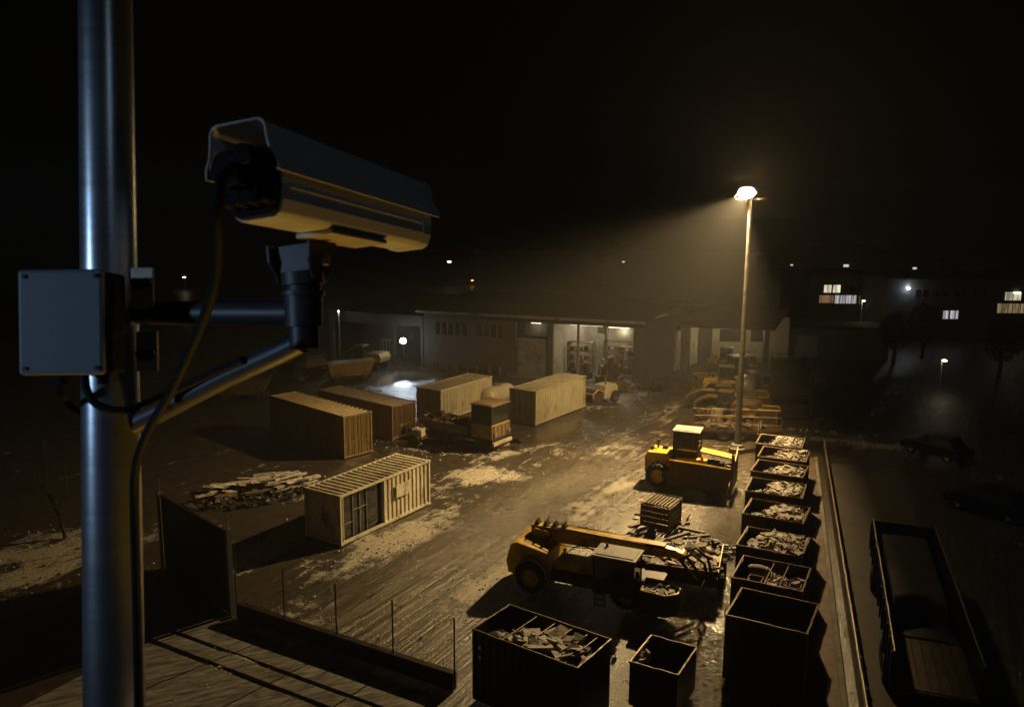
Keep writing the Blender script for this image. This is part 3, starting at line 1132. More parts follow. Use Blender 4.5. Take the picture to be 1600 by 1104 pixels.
def boom_box(mb, a, b_, h0, h1, w_):
    a, b_ = Vector(a), Vector(b_)
    s_ = []
    for p, hh in ((a, h0), (b_, h1)):
        s_.append([(p.x, p.y - w_ / 2, p.z - hh / 2), (p.x, p.y + w_ / 2, p.z - hh / 2), (p.x, p.y + w_ / 2, p.z + hh / 2), (p.x, p.y - w_ / 2, p.z + hh / 2)])
    mb.loft(s_)
boom_box(m, (-3.1, .55, 2.02), (2.9, .62, 2.12), .70, .50, .46)
bo = m.build("boom", "yellow_paint", tc_, bevel=.02)
m = MB()
boom_box(m, (2.9, .62, 2.1), (3.6, .62, 2.0), .38, .34, .32)
m.tube((3.6, .36, 2.0), (3.6, .88, 2.0), .2, n=14)
m.build("boom_head", "yellow_paint", bo, bevel=.02)
m = MB()
for k in range(4):
    x = -2.9 + k * .42
    m.prism([(x - .13, 2.36), (x + .13, 2.36), (x + .02, 2.62)], 'y', .45, .75)
m.build("pulley_guard", "dark_steel", bo)
m = MB()
m.tube((-2.5, .28, 2.46), (3.4, .36, 2.26), .03)
m.tube((-2.4, .82, 2.46), (3.4, .9, 2.26), .02)
m.build("hoist_rope", "dark_steel", bo)
m = MB()
m.prism([(-3.2, 1.5), (-1.9, 1.4), (-2.2, 2.25), (-2.9, 2.3)], 'y', .15, .29)
m.prism([(-3.2, 1.5), (-1.9, 1.4), (-2.2, 2.25), (-2.9, 2.3)], 'y', .81, .95)
m.build("boom_pivot", "yellow_paint", tc_)
m = MB()
m.tube((-.8, .55, .95), (.9, .58, 1.95), .10)
m.tube((-.2, .56, 1.3), (.9, .58, 1.95), .06)
m.build("lift_ram", "galvanised", tc_)
cab(tc_, (1.3, -1.02, .78), (1.75, 1.25, 1.5), "dark_steel", "cab_roof_grey")
m = MB()                                      # curved grab frame hanging at the boom head
for y in (.2, .9):
    m.path([(3.6, y, 2.05), (4.1, y, 2.3), (4.6, y, 2.0), (4.75, y, 1.4), (4.55, y, .9)], .06, 8)
    m.path([(3.6, y, 2.0), (3.95, y, 1.6), (4.3, y, 1.2)], .07, 8)
m.tube((4.55, .2, .95), (4.55, .9, .95), .05)
m.build("grab", "rusty_steel", bo)
m = MB()
for y in (.34, .86):
    m.path(spline([(-2.4, y, 1.7), (-1.4, y + .05, 1.62), (-.2, y, 1.72), (1.2, y + .04, 1.74), (2.6, y, 1.84)]), .022, 6)
m.path(spline([(-1.3, .1, 1.45), (-.9, .3, 1.75), (-.3, .35, 1.7), (.1, .4, 1.35)]), .028, 6)
m.build("hose", "black_plastic", tc_)
m = MB()
m.lathe([(.07, 0), (.07, .05), (.055, .06), (.05, .17), (.02, .2)], (.75, -.7, 2.40), 'z', 12)
m.build("beacon", "ochre_paint", tc_)
m = MB()
for z in (.25, .5, .75):
    m.b2((.55, -1.75, z), (1.0, -1.60, z + .03))
for x in (.55, .98):
    m.b2((x, -1.72, .2), (x + .03, -1.66, 1.0))
m.build("step_ladder", "dark_steel", tc_)
m = MB()
m.path([(2.15, -1.6, 1.6), (2.35, -1.75, 1.75), (2.35, -1.75, 2.05)], .02, 6)
m.b2((2.27, -1.80, 1.75), (2.43, -1.77, 2.05))
m.build("mirror", "black_plastic", tc_)
m = MB()                                      # front tray with a yellow rim
oc = [(2.5, -1.75), (3.5, -1.85), (3.9, -1.45), (3.9, -.95), (3.3, -.5), (2.4, -.5)]
m.loft([[(x, y, .35) for x, y in oc], [(x, y, 1.22) for x, y in oc]])
tr = m.build("front_tray", "dark_steel", tc_)
m = MB()
m.path([(x, y, 1.25) for x, y in oc + oc[:1]], .045, 6)
m.build("tray_rim", "yellow_paint", tr)
m = MB()
for k in range(16):
    chunk(m, (rnd(2.65, 3.65), rnd(-1.6, -.75), 1.235), (rnd(.2, .55), rnd(.15, .4), rnd(.03, .08)))
m.build("tray_litter", "debris_pale", tr)
m = MB()
m.b2((-1.5, -.85, 1.06), (.3, .1, 1.45))
m.tube((-1.2, -.5, 1.45), (-1.2, -.5, 1.95), .06)
m.build("hydraulic_tank", "yellow_paint", tc_, bevel=.03)

# --- wheel loader / dumper beside the mast
ld = thing("wheel_loader", "yellow wheel loader with a dark cab and broad hopper, standing by the lamp mast", "loader", (10.7, 46.6, 0), R(-22))
m = MB()
m.b2((-1.6, -1.0, .7), (2.2, 1.6, 1.15))
m.build("chassis", "dark_steel", ld)
m = MB()
m.prism([(-2.75, .75), (-2.8, 1.7), (-2.6, 2.05), (-1.2, 2.05), (-1.2, .75)], 'y', -.35, 1.25)
m.build("engine_hood", "yellow_paint", ld, bevel=.06)
m = MB()
m.tube((-2.2, .75, 2.05), (-2.2, .75, 2.55), .07)
m.box((-1.75, .8, 2.15), (.3, .45, .2))
m.box((-2.45, .3, 2.15), (.18, .3, .22))
m.build("exhaust", "dark_steel", ld)
cab(ld, (-.42, .55, 1.5), (1.5, 1.35, 1.85), "dark_steel", "cab_roof_grey")
m = MB()
m.prism([(.4, 2.15), (2.3, 1.95), (2.3, 2.05), (.4, 2.3)], 'y', .15, 1.0)
m.b2((-.9, -.55, 1.62), (.9, -.15, 1.95))
m.prism([(.35, 1.6), (.9, 1.6), (.62, 2.2)], 'y', -.5, -.2)
m.build("deck", "yellow_paint", ld, bevel=.03)
m = MB()                                      # hopper: broad plate facing the viewer with a yellow lip, high right cheek
m.prism([(-1.25, .35), (2.15, .35), (2.35, 1.75), (-1.05, 1.92)], 'y', -1.35, -1.22)
m.prism([(-1.25, .35), (2.15, .35), (2.15, .45), (-1.25, .45)], 'y', -1.21, -.2)
hp = m.build("hopper", "rusty_steel", ld)
m = MB()
m.prism([(-1.35, .35), (.1, .35), (.1, 1.45), (-1.0, 2.6)], 'x', 2.36, 2.46)
m.prism([(.1, .35), (1.5, .35), (1.5, 2.3), (.1, 1.8)], 'x', 2.36, 2.46)
m.build("hopper_cheek", "rusty_steel", hp)
m = MB()
m.path([(-1.1, -1.29, 1.95), (.6, -1.29, 1.90), (2.36, -1.29, 1.80)], .07, 6)
m.build("hopper_lip", "yellow_paint", hp)
m = MB()
m.path([(2.41, -1.0, 2.62), (2.41, .1, 1.85), (2.41, 1.5, 2.34)], .06, 6)
m.path([(2.41, 1.5, 2.34), (2.0, 1.65, 2.3), (.9, 1.68, 2.2)], .05, 6)
m.build("hopper_edge", "rim_steel", hp)
m = MB()
for k in range(22):
    chunk(m, (rnd(.6, 2.1), rnd(-.9, 1.3), 1.2 + rnd(0, .4)), (rnd(.2, .6), rnd(.15, .4), rnd(.1, .4)))
m.build("load", "debris_dark", ld)
for x, y in ((-1.9, -.55), (-1.9, 1.35), (1.25, -.75), (1.25, 1.55)):
    wheel(ld, (x, y, .72), .72, .5, 'y', "yellow_paint")

# --- cab-over truck among the containers; its front faces the road
tk = thing("flatbed_truck", "ochre cab-over truck with dark windows and grille, cluttered flatbed behind", "truck", (-1.75, 55.3, 0), R(-34))
m = MB()
m.b2((-5.2, -1.0, .62), (1.2, 1.0, .85))
m.b2((.95, -1.05, .35), (1.25, 1.05, .62))
m.build("chassis", "dark_steel", tk)
m = MB()
m.b2((-.55, -1.1, .85), (1.25, 1.1, 1.85))
cb = m.build("cab", "ochre_paint", tk, bevel=.05)
cab(tk, (.33, 0, 1.86), (1.72, 2.1, 1.25), "dark_steel", "brown_paint")
m = MB()
for z in (.95, 1.1, 1.25, 1.4, 1.55, 1.7):
    m.b2((1.256, -.95, z), (1.30, .95, z + .05))
for y in (-.95, -.5, 0, .45, .9):
    m.b2((1.30, y, .92), (1.34, y + .05, 1.78))
m.build("grille", "rim_steel", tk)
m = MB()
m.b2((1.26, -1.1, .42), (1.42, 1.1, .66))
m.build("bumper", "cream_paint", tk, bevel=.02)
for y in (-.8, .8):
    m = MB()
    m.lathe([(.02, .0), (.13, .01), (.14, .06), (.1, .08)], (1.345, y, 1.18), 'x', 14)
    m.build("headlight", "galvanised", tk)
m = MB()
m.b2((-5.2, -1.15, .86), (-.75, 1.15, 1.0))
for s_ in (-1, 1):
    m.b2((-5.2, s_ * 1.12 - .03, 1.0), (-.75, s_ * 1.12 + .03, 1.5))
m.b2((-.80, -1.09, 1.0), (-.74, 1.09, 1.9))
m.build("flatbed", "brown_paint", tk)
for x in (.55, -2.8, -4.2):
    for y in (-.95, .95):
        wheel(tk, (x, y, .48), .48, .3, 'y', "rusty_steel")
sc_ = MB()
for k in range(34):
    chunk(sc_, (rnd(-5.0, -1.0), rnd(-.9, .9), 1.1 + rnd(0, .6)), (rnd(.2, .9), rnd(.1, .4), rnd(.1, .4)))
sc_o = sc_.build("scrap_load", "rusty_steel")
sc_o.location = tk.location
sc_o.rotation_euler = tk.rotation_euler
tag(sc_o, "jumbled rusty scrap piled on the flatbed truck", "scrap")

for i, (px, py, lab) in enumerate([(690, 672, "jumble of scrap at the tail of the flatbed truck"), (655, 668, "jumble of scrap between the brown container and the truck"), (720, 700, "jumble of scrap before the truck's wheels"), (835, 640, "small jumble of scrap between truck and far cream container")]):
    m = MB()
    for k in range(40):
        a, d = rnd(0, 2 * pi), min(1.0, abs(random.gauss(0, .48)))
        chunk(m, (d * cos(a) * 1.5, d * sin(a) * .9, max(.06, .6 - d * .45) * rnd(.3, 1)), (rnd(.15, .9), rnd(.08, .3), rnd(.06, .3)))
    o = m.build("scrap_heap", ["rusty_steel", "debris_pale"][i % 2])
    o.location = G(px, py)
    tag(o, lab, "scrap heap", "scrap heaps round the truck")
# litter of timbers and lumps lying in front of the truck
for i, (px, py, lab) in enumerate([(700, 690, "pale lump lying in shadow left of the truck"), (712, 675, "pale offcut beside the truck's rear wheel"), (745, 695, "broken board under the truck's side"), (758, 693, "pale stub of timber standing before the truck"),
                                   (768, 700, "bright broken block at the truck's front wheel"), (786, 697, "large pale slab under the truck's bumper"), (805, 700, "flat dark plate lying right of the truck"), (808, 690, "dark mound of soil right of the truck's bumper")]):
    g = G(px, py)
    m = MB()
    for k in range(3):
        chunk(m, (rnd(-.3, .3), rnd(-.2, .2), .12), (rnd(.35, .8), rnd(.15, .35), rnd(.15, .4)))
    o = m.build("debris_block", "debris_pale" if i not in (6, 7) else "debris_dark")
    o.location = g
    tag(o, lab, "debris", "debris lying round the truck")

# --- handcart at the doors of the brown container
ct = thing("motor_cart", "small two wheeled cart with a rail and engine box at the brown container's doors", "cart", G(648, 693), R(-20))
m = MB()
m.b2((-.9, -.5, .45), (.8, .5, .6))
m.build("bed", "rusty_steel", ct)
m = MB()
m.b2((-.1, -.35, .6), (.7, .35, 1.15))
m.build("engine_box", "cream_paint", ct, bevel=.04)
m = MB()
for y in (-.5, .5):
    m.path([(-.9, y, .6), (-.9, y, 1.3), (.3, y, 1.3), (.8, y, .95)], .035, 8)
m.tube((-.9, -.5, 1.3), (-.9, .5, 1.3), .035)
m.build("rail", "rim_steel", ct)
for y in (-.62, .62):
    wheel(ct, (.2, y, .42), .42, .18, 'y', "rusty_steel")
m = MB()
m.path([(.9, 0, .5), (1.5, 0, .55), (1.8, 0, .8)], .04, 8)
m.build("drawbar", "rim_steel", ct)

# --- round tank lying between the cream containers
tn = thing("storage_tank", "low rounded cream tank lying between the two cream containers", "tank", G(777, 632), R(57))
m = MB()
m.lathe([(.01, -2.0), (.5, -1.92), (.75, -1.7), (.85, -1.4), (.85, 1.4), (.75, 1.7), (.5, 1.92), (.01, 2.0)], (0, 0, .85), 'x', 26)
m.build("shell", "cream_paint", tn, smooth=True)
m = MB()
for x in (-1.2, 1.2):
    m.b2((x - .12, -.9, 0), (x + .12, .9, .5))
m.build("cradle", "dark_steel", tn)
m = MB()
m.lathe([(.3, 0), (.3, .16), (.34, .17), (.34, .22)], (0, 0, 1.62), 'z', 16)
m.build("hatch", "grey_paint", tn)

# --- roller cart behind the far cream container
rl = thing("site_roller", "pale site roller with an open hoop and post behind the far cream container", "roller", G(938, 628), R(40))
m = MB()
m.prism([(-.2, .4), (1.4, .4), (1.5, 1.35), (1.2, 1.6), (-.1, 1.55)], 'y', -.65, .65)
m.build("body", "cream_paint", rl, bevel=.05)
m = MB()
m.lathe([(.05, -.6), (.62, -.6), (.65, -.55), (.65, .55), (.62, .6), (.05, .6)], (-.95, 0, .65), 'y', 26)
m.build("drum", "rusty_steel", rl)
m = MB()
m.path([(-1.6, -.72, .65), (-1.65, -.72, 1.0), (-1.0, -.72, 1.35), (-.2, -.72, 1.0)], .05, 8)
m.path([(-1.6, .72, .65), (-1.65, .72, 1.0), (-1.0, .72, 1.35), (-.2, .72, 1.0)], .05, 8)
m.tube((-1.65, -.72, 1.0), (-1.65, .72, 1.0), .05)
m.build("yoke", "cream_paint", rl)
m = MB()
m.tube((1.35, .6, 1.4), (1.35, .6, 2.4), .045)
m.tube((.3, -.3, 1.55), (.15, -.3, 2.3), .05)
m.tube((.75, .2, 1.55), (.72, .2, 2.0), .07)
m.build("post", "rim_steel", rl)
for y in (-.6, .6):
    wheel(rl, (1.1, y, .5), .5, .3, 'y', "rusty_steel")


# --- row of parked plant along the right of the road
def excavator(label, loc, rz, paint, group):
    t = thing("excavator", label, "excavator", loc, rz, group)
    m = MB()
    for y in (-.95, .95):
        m.prism([(-1.5, .25), (-1.3, .02), (1.3, .02), (1.5, .25), (1.5, .45), (1.25, .68), (-1.25, .68), (-1.5, .45)], 'y', y - .25, y + .25)
    m.build("track", "rubber", t)
    m = MB()
    m.b2((-.7, -.7, .45), (.7, .7, .8))
    m.build("undercarriage", "dark_steel", t)
    m = MB()
    m.prism([(-1.75, .85), (-1.85, 1.3), (-1.6, 1.75), (.2, 1.7), (.2, .85)], 'y', -1.1, 1.1)
    m.build("engine_hood", paint, t, bevel=.06)
    cab(t, (.75, .55, .85), (1.05, 1.0, 1.6), "dark_steel", paint)
    m = MB()
    m.path([(.3, -.35, 1.2), (1.3, -.35, 1.75), (2.3, -.35, 1.75), (3.2, -.35, 1.3)], [.2, .24, .22, .16], 8)
    b_ = m.build("boom", paint, t)
    m = MB()
    m.path([(3.1, -.35, 1.4), (3.45, -.35, 1.0), (3.3, -.35, .5)], [.17, .14, .12], 8)
    m.build("dipper", paint, b_)
    m = MB()
    m.prism([(2.6, .15), (3.3, .1), (3.5, .75), (3.1, .75), (2.95, .4)], 'y', -.7, 0.0)
    m.build("bucket", "dark_steel", b_)
    return t


exg = "excavators parked along the right of the road"
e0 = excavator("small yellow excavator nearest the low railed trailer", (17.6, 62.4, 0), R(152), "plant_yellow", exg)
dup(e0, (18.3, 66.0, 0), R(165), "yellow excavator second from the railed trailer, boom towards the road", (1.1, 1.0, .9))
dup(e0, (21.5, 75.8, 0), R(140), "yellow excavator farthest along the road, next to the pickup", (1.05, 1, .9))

tl = thing("railed_trailer", "low steel trailer with an open side railing just behind the mast", "trailer", (16.4, 58.1, 0), R(-8))
m = MB()
m.b2((-3.1, -1.1, .55), (3.1, 1.1, .72))
m.b2((-4.2, -.08, .5), (-3.1, .08, .62))
m.build("bed", "rusty_steel", tl)
for s_ in (-1, 1):
    m = MB()
    m.path([(-3.05, s_ * 1.05, .7), (-3.05, s_ * 1.05, 1.75), (2.95, s_ * 1.05, 1.75), (3.05, s_ * 1.05, 1.6), (3.05, s_ * 1.05, .7)], .05, 8)
    m.tube((-3.05, s_ * 1.05, 1.2), (3.05, s_ * 1.05, 1.2), .03)
    for x in (-1.5, 0, 1.5):
        m.tube((x, s_ * 1.05, .7), (x, s_ * 1.05, 1.75), .035)
    m.build("railing", "rim_steel", tl)
for x in (-1.0, .2):
    for y in (-1.2, 1.2):
        wheel(tl, (x, y, .4), .4, .24, 'y', "rusty_steel")
m = MB()
for k in range(34):
    chunk(m, (rnd(-2.4, 2.2), rnd(-.55, .55), .83), (rnd(.6, 1.6), rnd(.15, .4), rnd(.15, .35)))
o = m.build("timber_offcuts", "wood")
o.location = tl.location
o.rotation_euler = tl.rotation_euler
tag(o, "timber offcuts lying on the railed trailer", "timber")

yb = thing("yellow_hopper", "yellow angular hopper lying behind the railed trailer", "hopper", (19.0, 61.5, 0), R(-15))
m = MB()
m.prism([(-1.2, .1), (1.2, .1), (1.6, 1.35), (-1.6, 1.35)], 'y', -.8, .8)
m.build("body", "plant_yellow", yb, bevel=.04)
m = MB()
m.path([(-1.6, -.8, 1.38), (1.6, -.8, 1.38), (1.6, .8, 1.38), (-1.6, .8, 1.38), (-1.6, -.8, 1.38)], .06, 6)
m.build("rim", "yellow_paint", yb)
m = MB()
for x in (-.9, .9):
    m.b2((x - .08, -.9, 0), (x + .08, .9, .1))
m.build("skid", "dark_steel", yb)

dup(ld, (19.4, 71.2, 0), R(-14), "yellow wheel loader parked behind the tank trailer, half lost in the mist", (.85, .85, .8))
dup(ld, (22.0, 81.5, 0), R(-20), "yellow wheel loader parked under the canopy's near edge", (.8, .8, .8))
dup(tk, (21.9, 77.2, 0), R(184), "ochre flatbed truck parked across the row before the canopy", (.8, .85, .85))
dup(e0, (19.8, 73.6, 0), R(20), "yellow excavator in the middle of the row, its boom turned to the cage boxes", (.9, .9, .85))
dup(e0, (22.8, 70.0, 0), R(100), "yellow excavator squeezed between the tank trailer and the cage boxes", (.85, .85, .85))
for i, (x, y, lab) in enumerate([(20.9, 65.3, "low heap of scrap between the railed trailer and the tank trailer"), (15.9, 63.3, "low heap of scrap at the road side of the row, behind the railed trailer"), (20.8, 79.2, "low heap of scrap in the row before the canopy"), (24.6, 82.5, "low heap of scrap under the canopy by its column"),
                                  (17.3, 73.9, "low heap of scrap at the road edge beside the dark hatchback"), (13.3, 73.9, "low heap of scrap at the warehouse corner"), (5.9, 73.5, "low heap of scrap before the open bay"), (9.9, 74.5, "second low heap of scrap before the open bay, nearer the corner")]):
    m = MB()
    for k in range(46):
        a, d = rnd(0, 2 * pi), min(1.0, abs(random.gauss(0, .48)))
        chunk(m, (d * cos(a) * 1.7, d * sin(a) * 1.1, max(.06, .9 - d * .6) * rnd(.3, 1)), (rnd(.15, .9), rnd(.08, .4), rnd(.08, .4)))
    o = m.build("scrap_heap", ["rusty_steel", "plant_yellow", "debris_dark"][i % 3])
    o.location = (x, y, 0)
    tag(o, lab, "scrap heap", "scrap heaps along the road")
tt = thing("tank_trailer", "white round tank trailer between the parked machines", "trailer", (20.2, 69.3, 0), R(70))
m = MB()
m.lathe([(.01, -1.5), (.5, -1.42), (.78, -1.15), (.85, -.9), (.85, .9), (.78, 1.15), (.5, 1.42), (.01, 1.5)], (0, 0, 1.45), 'x', 24)
m.build("tank", "tank_white", tt, smooth=True)
m = MB()
m.b2((-1.6, -.6, .5), (1.6, .6, .62))
m.b2((1.6, -.06, .5), (2.6, .06, .6))
m.build("frame", "dark_steel", tt)
for y in (-.85, .85):
    wheel(tt, (0, y, .42), .42, .25, 'y', "rusty_steel")


def car(label, loc, rz, paint, pickup=False, group=None, name="parked_car", cat="car"):
    t = thing(name, label, cat, loc, rz, group)
    m = MB()
    prof = [(-2.1, .3), (-2.15, .75), (-1.9, .95), (-.9, 1.0), (1.0, 1.0), (2.0, .88), (2.15, .6), (2.1, .3)]
    m.prism(prof, 'y', -.85, .85)
    m.build("body", paint, t, bevel=.08)
    top = [(-1.6, .98), (-1.3, 1.42), (-.3, 1.48), (.55, 1.42), (1.2, .98)] if not pickup else [(-.4, .98), (-.3, 1.6), (.7, 1.6), (1.2, .98)]
    m = MB()
    m.loft([[(x, s_ * (.80 if z < 1.2 else .62), z) for x, z in top] for s_ in (-1, 1)])
    gh = m.build("glasshouse", "black_glass", t)
    m = MB()
    xs_ = [x for x, z in top if z > 1.3]
    m.b2((min(xs_) - .02, -.62, max(z for x, z in top) - .01), (max(xs_) - .1, .62, max(z for x, z in top) + .03))
    m.build("roof", paint, gh, bevel=.02)
    for x in (-1.3, 1.3):
        for y in (-.78, .78):
            wheel(t, (x, y, .32), .32, .2, 'y', "galvanised")
    for y in (-.6, .6):
        m = MB()
        m.box((2.1, y, .72), (.06, .3, .12))
        m.build("headlight", "galvanised", t)
    return t


car("dark pickup at the road side of the row, beside the tank trailer", (17.9, 69.0, 0), R(205), "car_paint", True, name="parked_pickup", cat="pickup")
car("pale saloon car parked before the canopy's back wall", (24.0, 84.6, 0), R(190), "car_silver")
car("dark hatchback parked third from the canopy's back wall", (19.3, 72.4, 0), R(195), "car_paint")
car("dark car parked in the gloom right of the lane, upper one of two", tuple(G(1462, 712)), R(120), "car_paint")
car("dark car with a glinting bonnet right of the lane, lower one of two", tuple(G(1545, 800)), R(125), "car_paint")

for x, y, rz, lab, sc_3 in ((17.2, 60.3, 30, "yellow hopper tilted beside the railed trailer's road end", .7), (20.9, 67.3, 80, "yellow hopper beside the tank trailer", .85), (18.6, 75.2, 5, "yellow hopper at the road side near the dark hatchback", .9), (22.9, 79.6, 40, "yellow hopper before the canopy column", .9)):
    dup(yb, (x, y, 0), R(rz), lab, (sc_3, sc_3, sc_3))
for x, y, rz, lab in ((15.6, 60.6, 70, "motor cart at the road side of the railed trailer"), (18.0, 70.3, 160, "motor cart beside the dark pickup in the row"), (20.0, 78.0, 40, "motor cart farthest along the row, before the canopy")):
    dup(ct, (x, y, 0), R(rz), lab, (1.2, 1.2, 1.2))
# dark stacked cage boxes at the right of the row
k = 0
cgw = ["front lower", "front upper"]
for j, (x, y) in enumerate([(22.4, 64.3), (23.7, 68.6), (25.0, 72.8), (26.4, 77.3)]):
    for lv in (0, 1):
        if j == 3 and lv == 1:
            continue
        where = ["nearest", "second", "third", "farthest"][j]
        lab = "dark cage box %s in its stack, the stack %s to the viewer" % (["at the bottom", "on top"][lv], where) if j else "dark cage box %s of the stack nearest the bins" % ["at the bottom", "on top"][lv]
        if j == 0 and lv == 0:
            cg = thing("cage_box", lab, "cage", (x, y, 0), R(-14), "stacked cage boxes right of the parked machines")
            m = MB()
            m.b2((-1.5, -1.2, .1), (1.5, 1.2, .2))
            for a in (-1.46, 1.46):
                for b_ in (-1.16, 1.16):
                    m.b2((a - .04, b_ - .04, 0), (a + .04, b_ + .04, 1.75))
            for z in (.3, .75, 1.2, 1.68):
                for b_ in (-1.16, 1.16):
                    m.b2((-1.42, b_ - .025, z), (1.42, b_ + .025, z + .06))
                for a in (-1.46, 1.46):
                    m.b2((a - .025, -1.12, z), (a + .025, 1.12, z + .06))
            m.build("cage", "dark_steel", cg)
            m = MB()
            m.b2((-1.35, -1.05, .2), (1.35, 1.05, 1.15))
            m.build("load", "debris_dark", cg)
        else:
            dup(cg, (x + rnd(-.1, .1), y, 1.76 * lv), R(-14 + rnd(-3, 3)), lab)

# ================================================================== NEAR BINS AND CRATES
bb = thing("open_container", "big dark ribbed open container at the bottom, barred and filled with pale rubbish", "container", (0.98, 24.62, 0), R(-35.5))
LW, LD, LH = 4.0, 2.1, 2.55
m = MB()
m.b2((-LW / 2, -LD / 2, .1), (LW / 2, LD / 2, .2))
m.build("floor", "dark_steel", bb)
for s_ in (-1, 1):
    m = MB()
    corr(m, -LW / 2, LW / 2, s_ * LD / 2, .1, LH, s_, .3, .05)
    m.build("side_wall", "dark_steel", bb)
    m = MB()
    m.b2((s_ * LW / 2 - .03, -LD / 2 + .08, .1), (s_ * LW / 2 + .03, LD / 2 - .08, LH))
    m.build("end_wall", "dark_steel", bb)
m = MB()
cs = [(-LW / 2, -LD / 2), (LW / 2, -LD / 2), (LW / 2, LD / 2), (-LW / 2, LD / 2), (-LW / 2, -LD / 2)]
for a, c in zip(cs, cs[1:]):
    m.path([(a[0] + (c[0] - a[0]) * u / 8 + rnd(-.01, .01), a[1] + (c[1] - a[1]) * u / 8 + rnd(-.01, .01), LH + .02 + rnd(-.012, .012)) for u in range(9)], .035, 6)
m.build("rim", "rim_steel", bb)
m = MB()
for x in (-.85, -.1, .55, 1.15, 1.5):
    m.tube((x, -LD / 2, LH - .02), (x + .05, LD / 2, LH - .02), .022, n=6)
m.build("cross_bar", "rim_steel", bb)
m = MB()
for z in (1.75, 2.1):
    m.tube((-LW / 2 + .4, -LD / 2 - .03, z), (-LW / 2 + .4, -LD / 2 - .12, z), .06, n=12)
m.build("bolt", "galvanised", bb)
m = MB()
def fnb(u, v):
    return LH - .42 + .25 * noise.noise(Vector((u * 5, v * 3, 4))) + .18 * (u > .3) * min(1, (u - .3) * 4)
relief(m, LW - .15, LD - .15, 0, fnb, 34, 18)
for k in range(70):
    u, v = rnd(.04, .96), rnd(.06, .94)
    chunk(m, ((u - .5) * (LW - .4), (v - .5) * (LD - .4), fnb(u, v)), (rnd(.15, .5), rnd(.1, .3), rnd(.08, .25)))
o = m.build("rubble_heap", "debris_dark")
o.location, o.rotation_euler = bb.location, bb.rotation_euler
tag(o, "dark rubbish filling the big ribbed container at the bottom", "rubble")
m = MB()
for k in range(46):
    u, v = rnd(.28, .95), rnd(.12, .9)
    if u < .45 and v > .6 or (u > .6 and v > .85):
        continue
    chunk(m, ((u - .5) * (LW - .4), (v - .5) * (LD - .4), fnb(u, v) + .16), (rnd(.3, .75), rnd(.2, .5), rnd(.04, .10)))
o = m.build("rubbish_heap", "old_snow")
o.location, o.rotation_euler = bb.location, bb.rotation_euler
tag(o, "pale flat sheets on top of the rubbish in the big ribbed container", "rubbish")

sb = open_bin("small dark empty bin with a bent rim, beside the big ribbed container at the bottom", (5.08, 25.05, 0), R(-30), 1.62, 1.95, 1.6, ribs=False)
m = MB()
for k in range(14):
    chunk(m, (-.70 + rnd(0, .12), rnd(-.7, .3), 1.25 + rnd(-.1, .25)), (rnd(.08, .2), rnd(.1, .35), rnd(.1, .35)))
o = m.build("torn_sheet", "debris_pale")
o.location, o.rotation_euler = sb.location, sb.rotation_euler
tag(o, "torn pale sheeting hanging inside the small dark bin", "sheet")

# crate of slats standing on timbers between crane and loader
cr = thing("timber_crate", "square slatted timber crate standing between the crane and the loader", "crate", (7.75, 40.3, .25), R(-32))
cr.scale = (.86, .95, .95)
m = MB()
for z in (.02, .32, .62, .92):
    for s_ in (-1, 1):
        m.b2((-.85, s_ * .85 - .02, z), (.85, s_ * .85 + .02, z + .26))
        m.b2((s_ * .85 - .02, -.83, z), (s_ * .85 + .02, .83, z + .26))
m.build("side_board", "rusty_steel", cr)
m = MB()
for a in (-.87, .87):
    for b_ in (-.87, .87):
        m.b2((a - .05, b_ - .05, 0), (a + .05, b_ + .05, 1.25))
m.build("post", "wood", cr)
m = MB()
for k in range(8):
    x = -.75 + k * .214
    m.b2((x - .05, -.88, 1.25 + rnd(0, .02)), (x + .05, .88, 1.30 + rnd(0, .02)))
m.build("lid_slat", "wood", cr)
m = MB()
m.path([(-.9, -.9, 1.33), (.9, -.9, 1.33), (.9, .9, 1.36), (-.9, .9, 1.33), (-.9, -.9, 1.33)], .035, 6)
m.build("top_rim", "rim_steel", cr)
tb = MB()
for k in range(16):
    a = rnd(-1, 1)
    tb.box((rnd(-1.6, 1.7), rnd(-1.9, 1.3), .08 + .06 * (k % 3)), (rnd(1.0, 2.4), rnd(.1, .22), rnd(.08, .16)), R(rnd(-40, 50)) if k % 2 else R(60 + rnd(-15, 15)), 0, R(rnd(-4, 4)))
o = tb.build("timber_pile", "wood")
o.location = (7.8, 40.2, 0)
tag(o, "loose timbers strewn under and before the slatted crate", "timber")

# flat trailer of rubble with curved stakes, right of the crane
rt = thing("rubble_trailer", "flat trailer heaped with pale slabs, right behind the crane's grab", "trailer", (7.75, 34.2, 0), R(-18))
m = MB()
m.b2((-1.5, -1.6, .55), (1.5, 1.6, .75))
m.build("bed", "rusty_steel", rt)
m = MB()
for s_ in (-1, 1):
    m.b2((s_ * 1.5 - .03, -1.6, .75), (s_ * 1.5 + .03, 1.6, 1.2))
m.b2((-1.46, -1.6, .75), (1.46, -1.54, 1.2))
m.build("side_board", "rusty_steel", rt)
m = MB()
m.path([(-1.5, -1.57, 1.22), (1.5, -1.57, 1.22), (1.5, 1.57, 1.22)], .04, 6)
m.build("board_edge", "rim_steel", rt)
for y in (-.8, .8):
    for x in (-1.6, 1.6):
        wheel(rt, (x, y, .42), .42, .24, 'x', "rusty_steel")
m = MB()
for k in range(60):
    chunk(m, (rnd(-1.35, 1.35), rnd(-1.4, 1.4), .95 + rnd(0, .25)), (rnd(.25, .7), rnd(.2, .5), rnd(.06, .2)))
o = m.build("slab_heap", "debris_pale")
o.location, o.rotation_euler = rt.location, rt.rotation_euler
tag(o, "pale stone slabs heaped on the flat trailer behind the crane", "rubble")

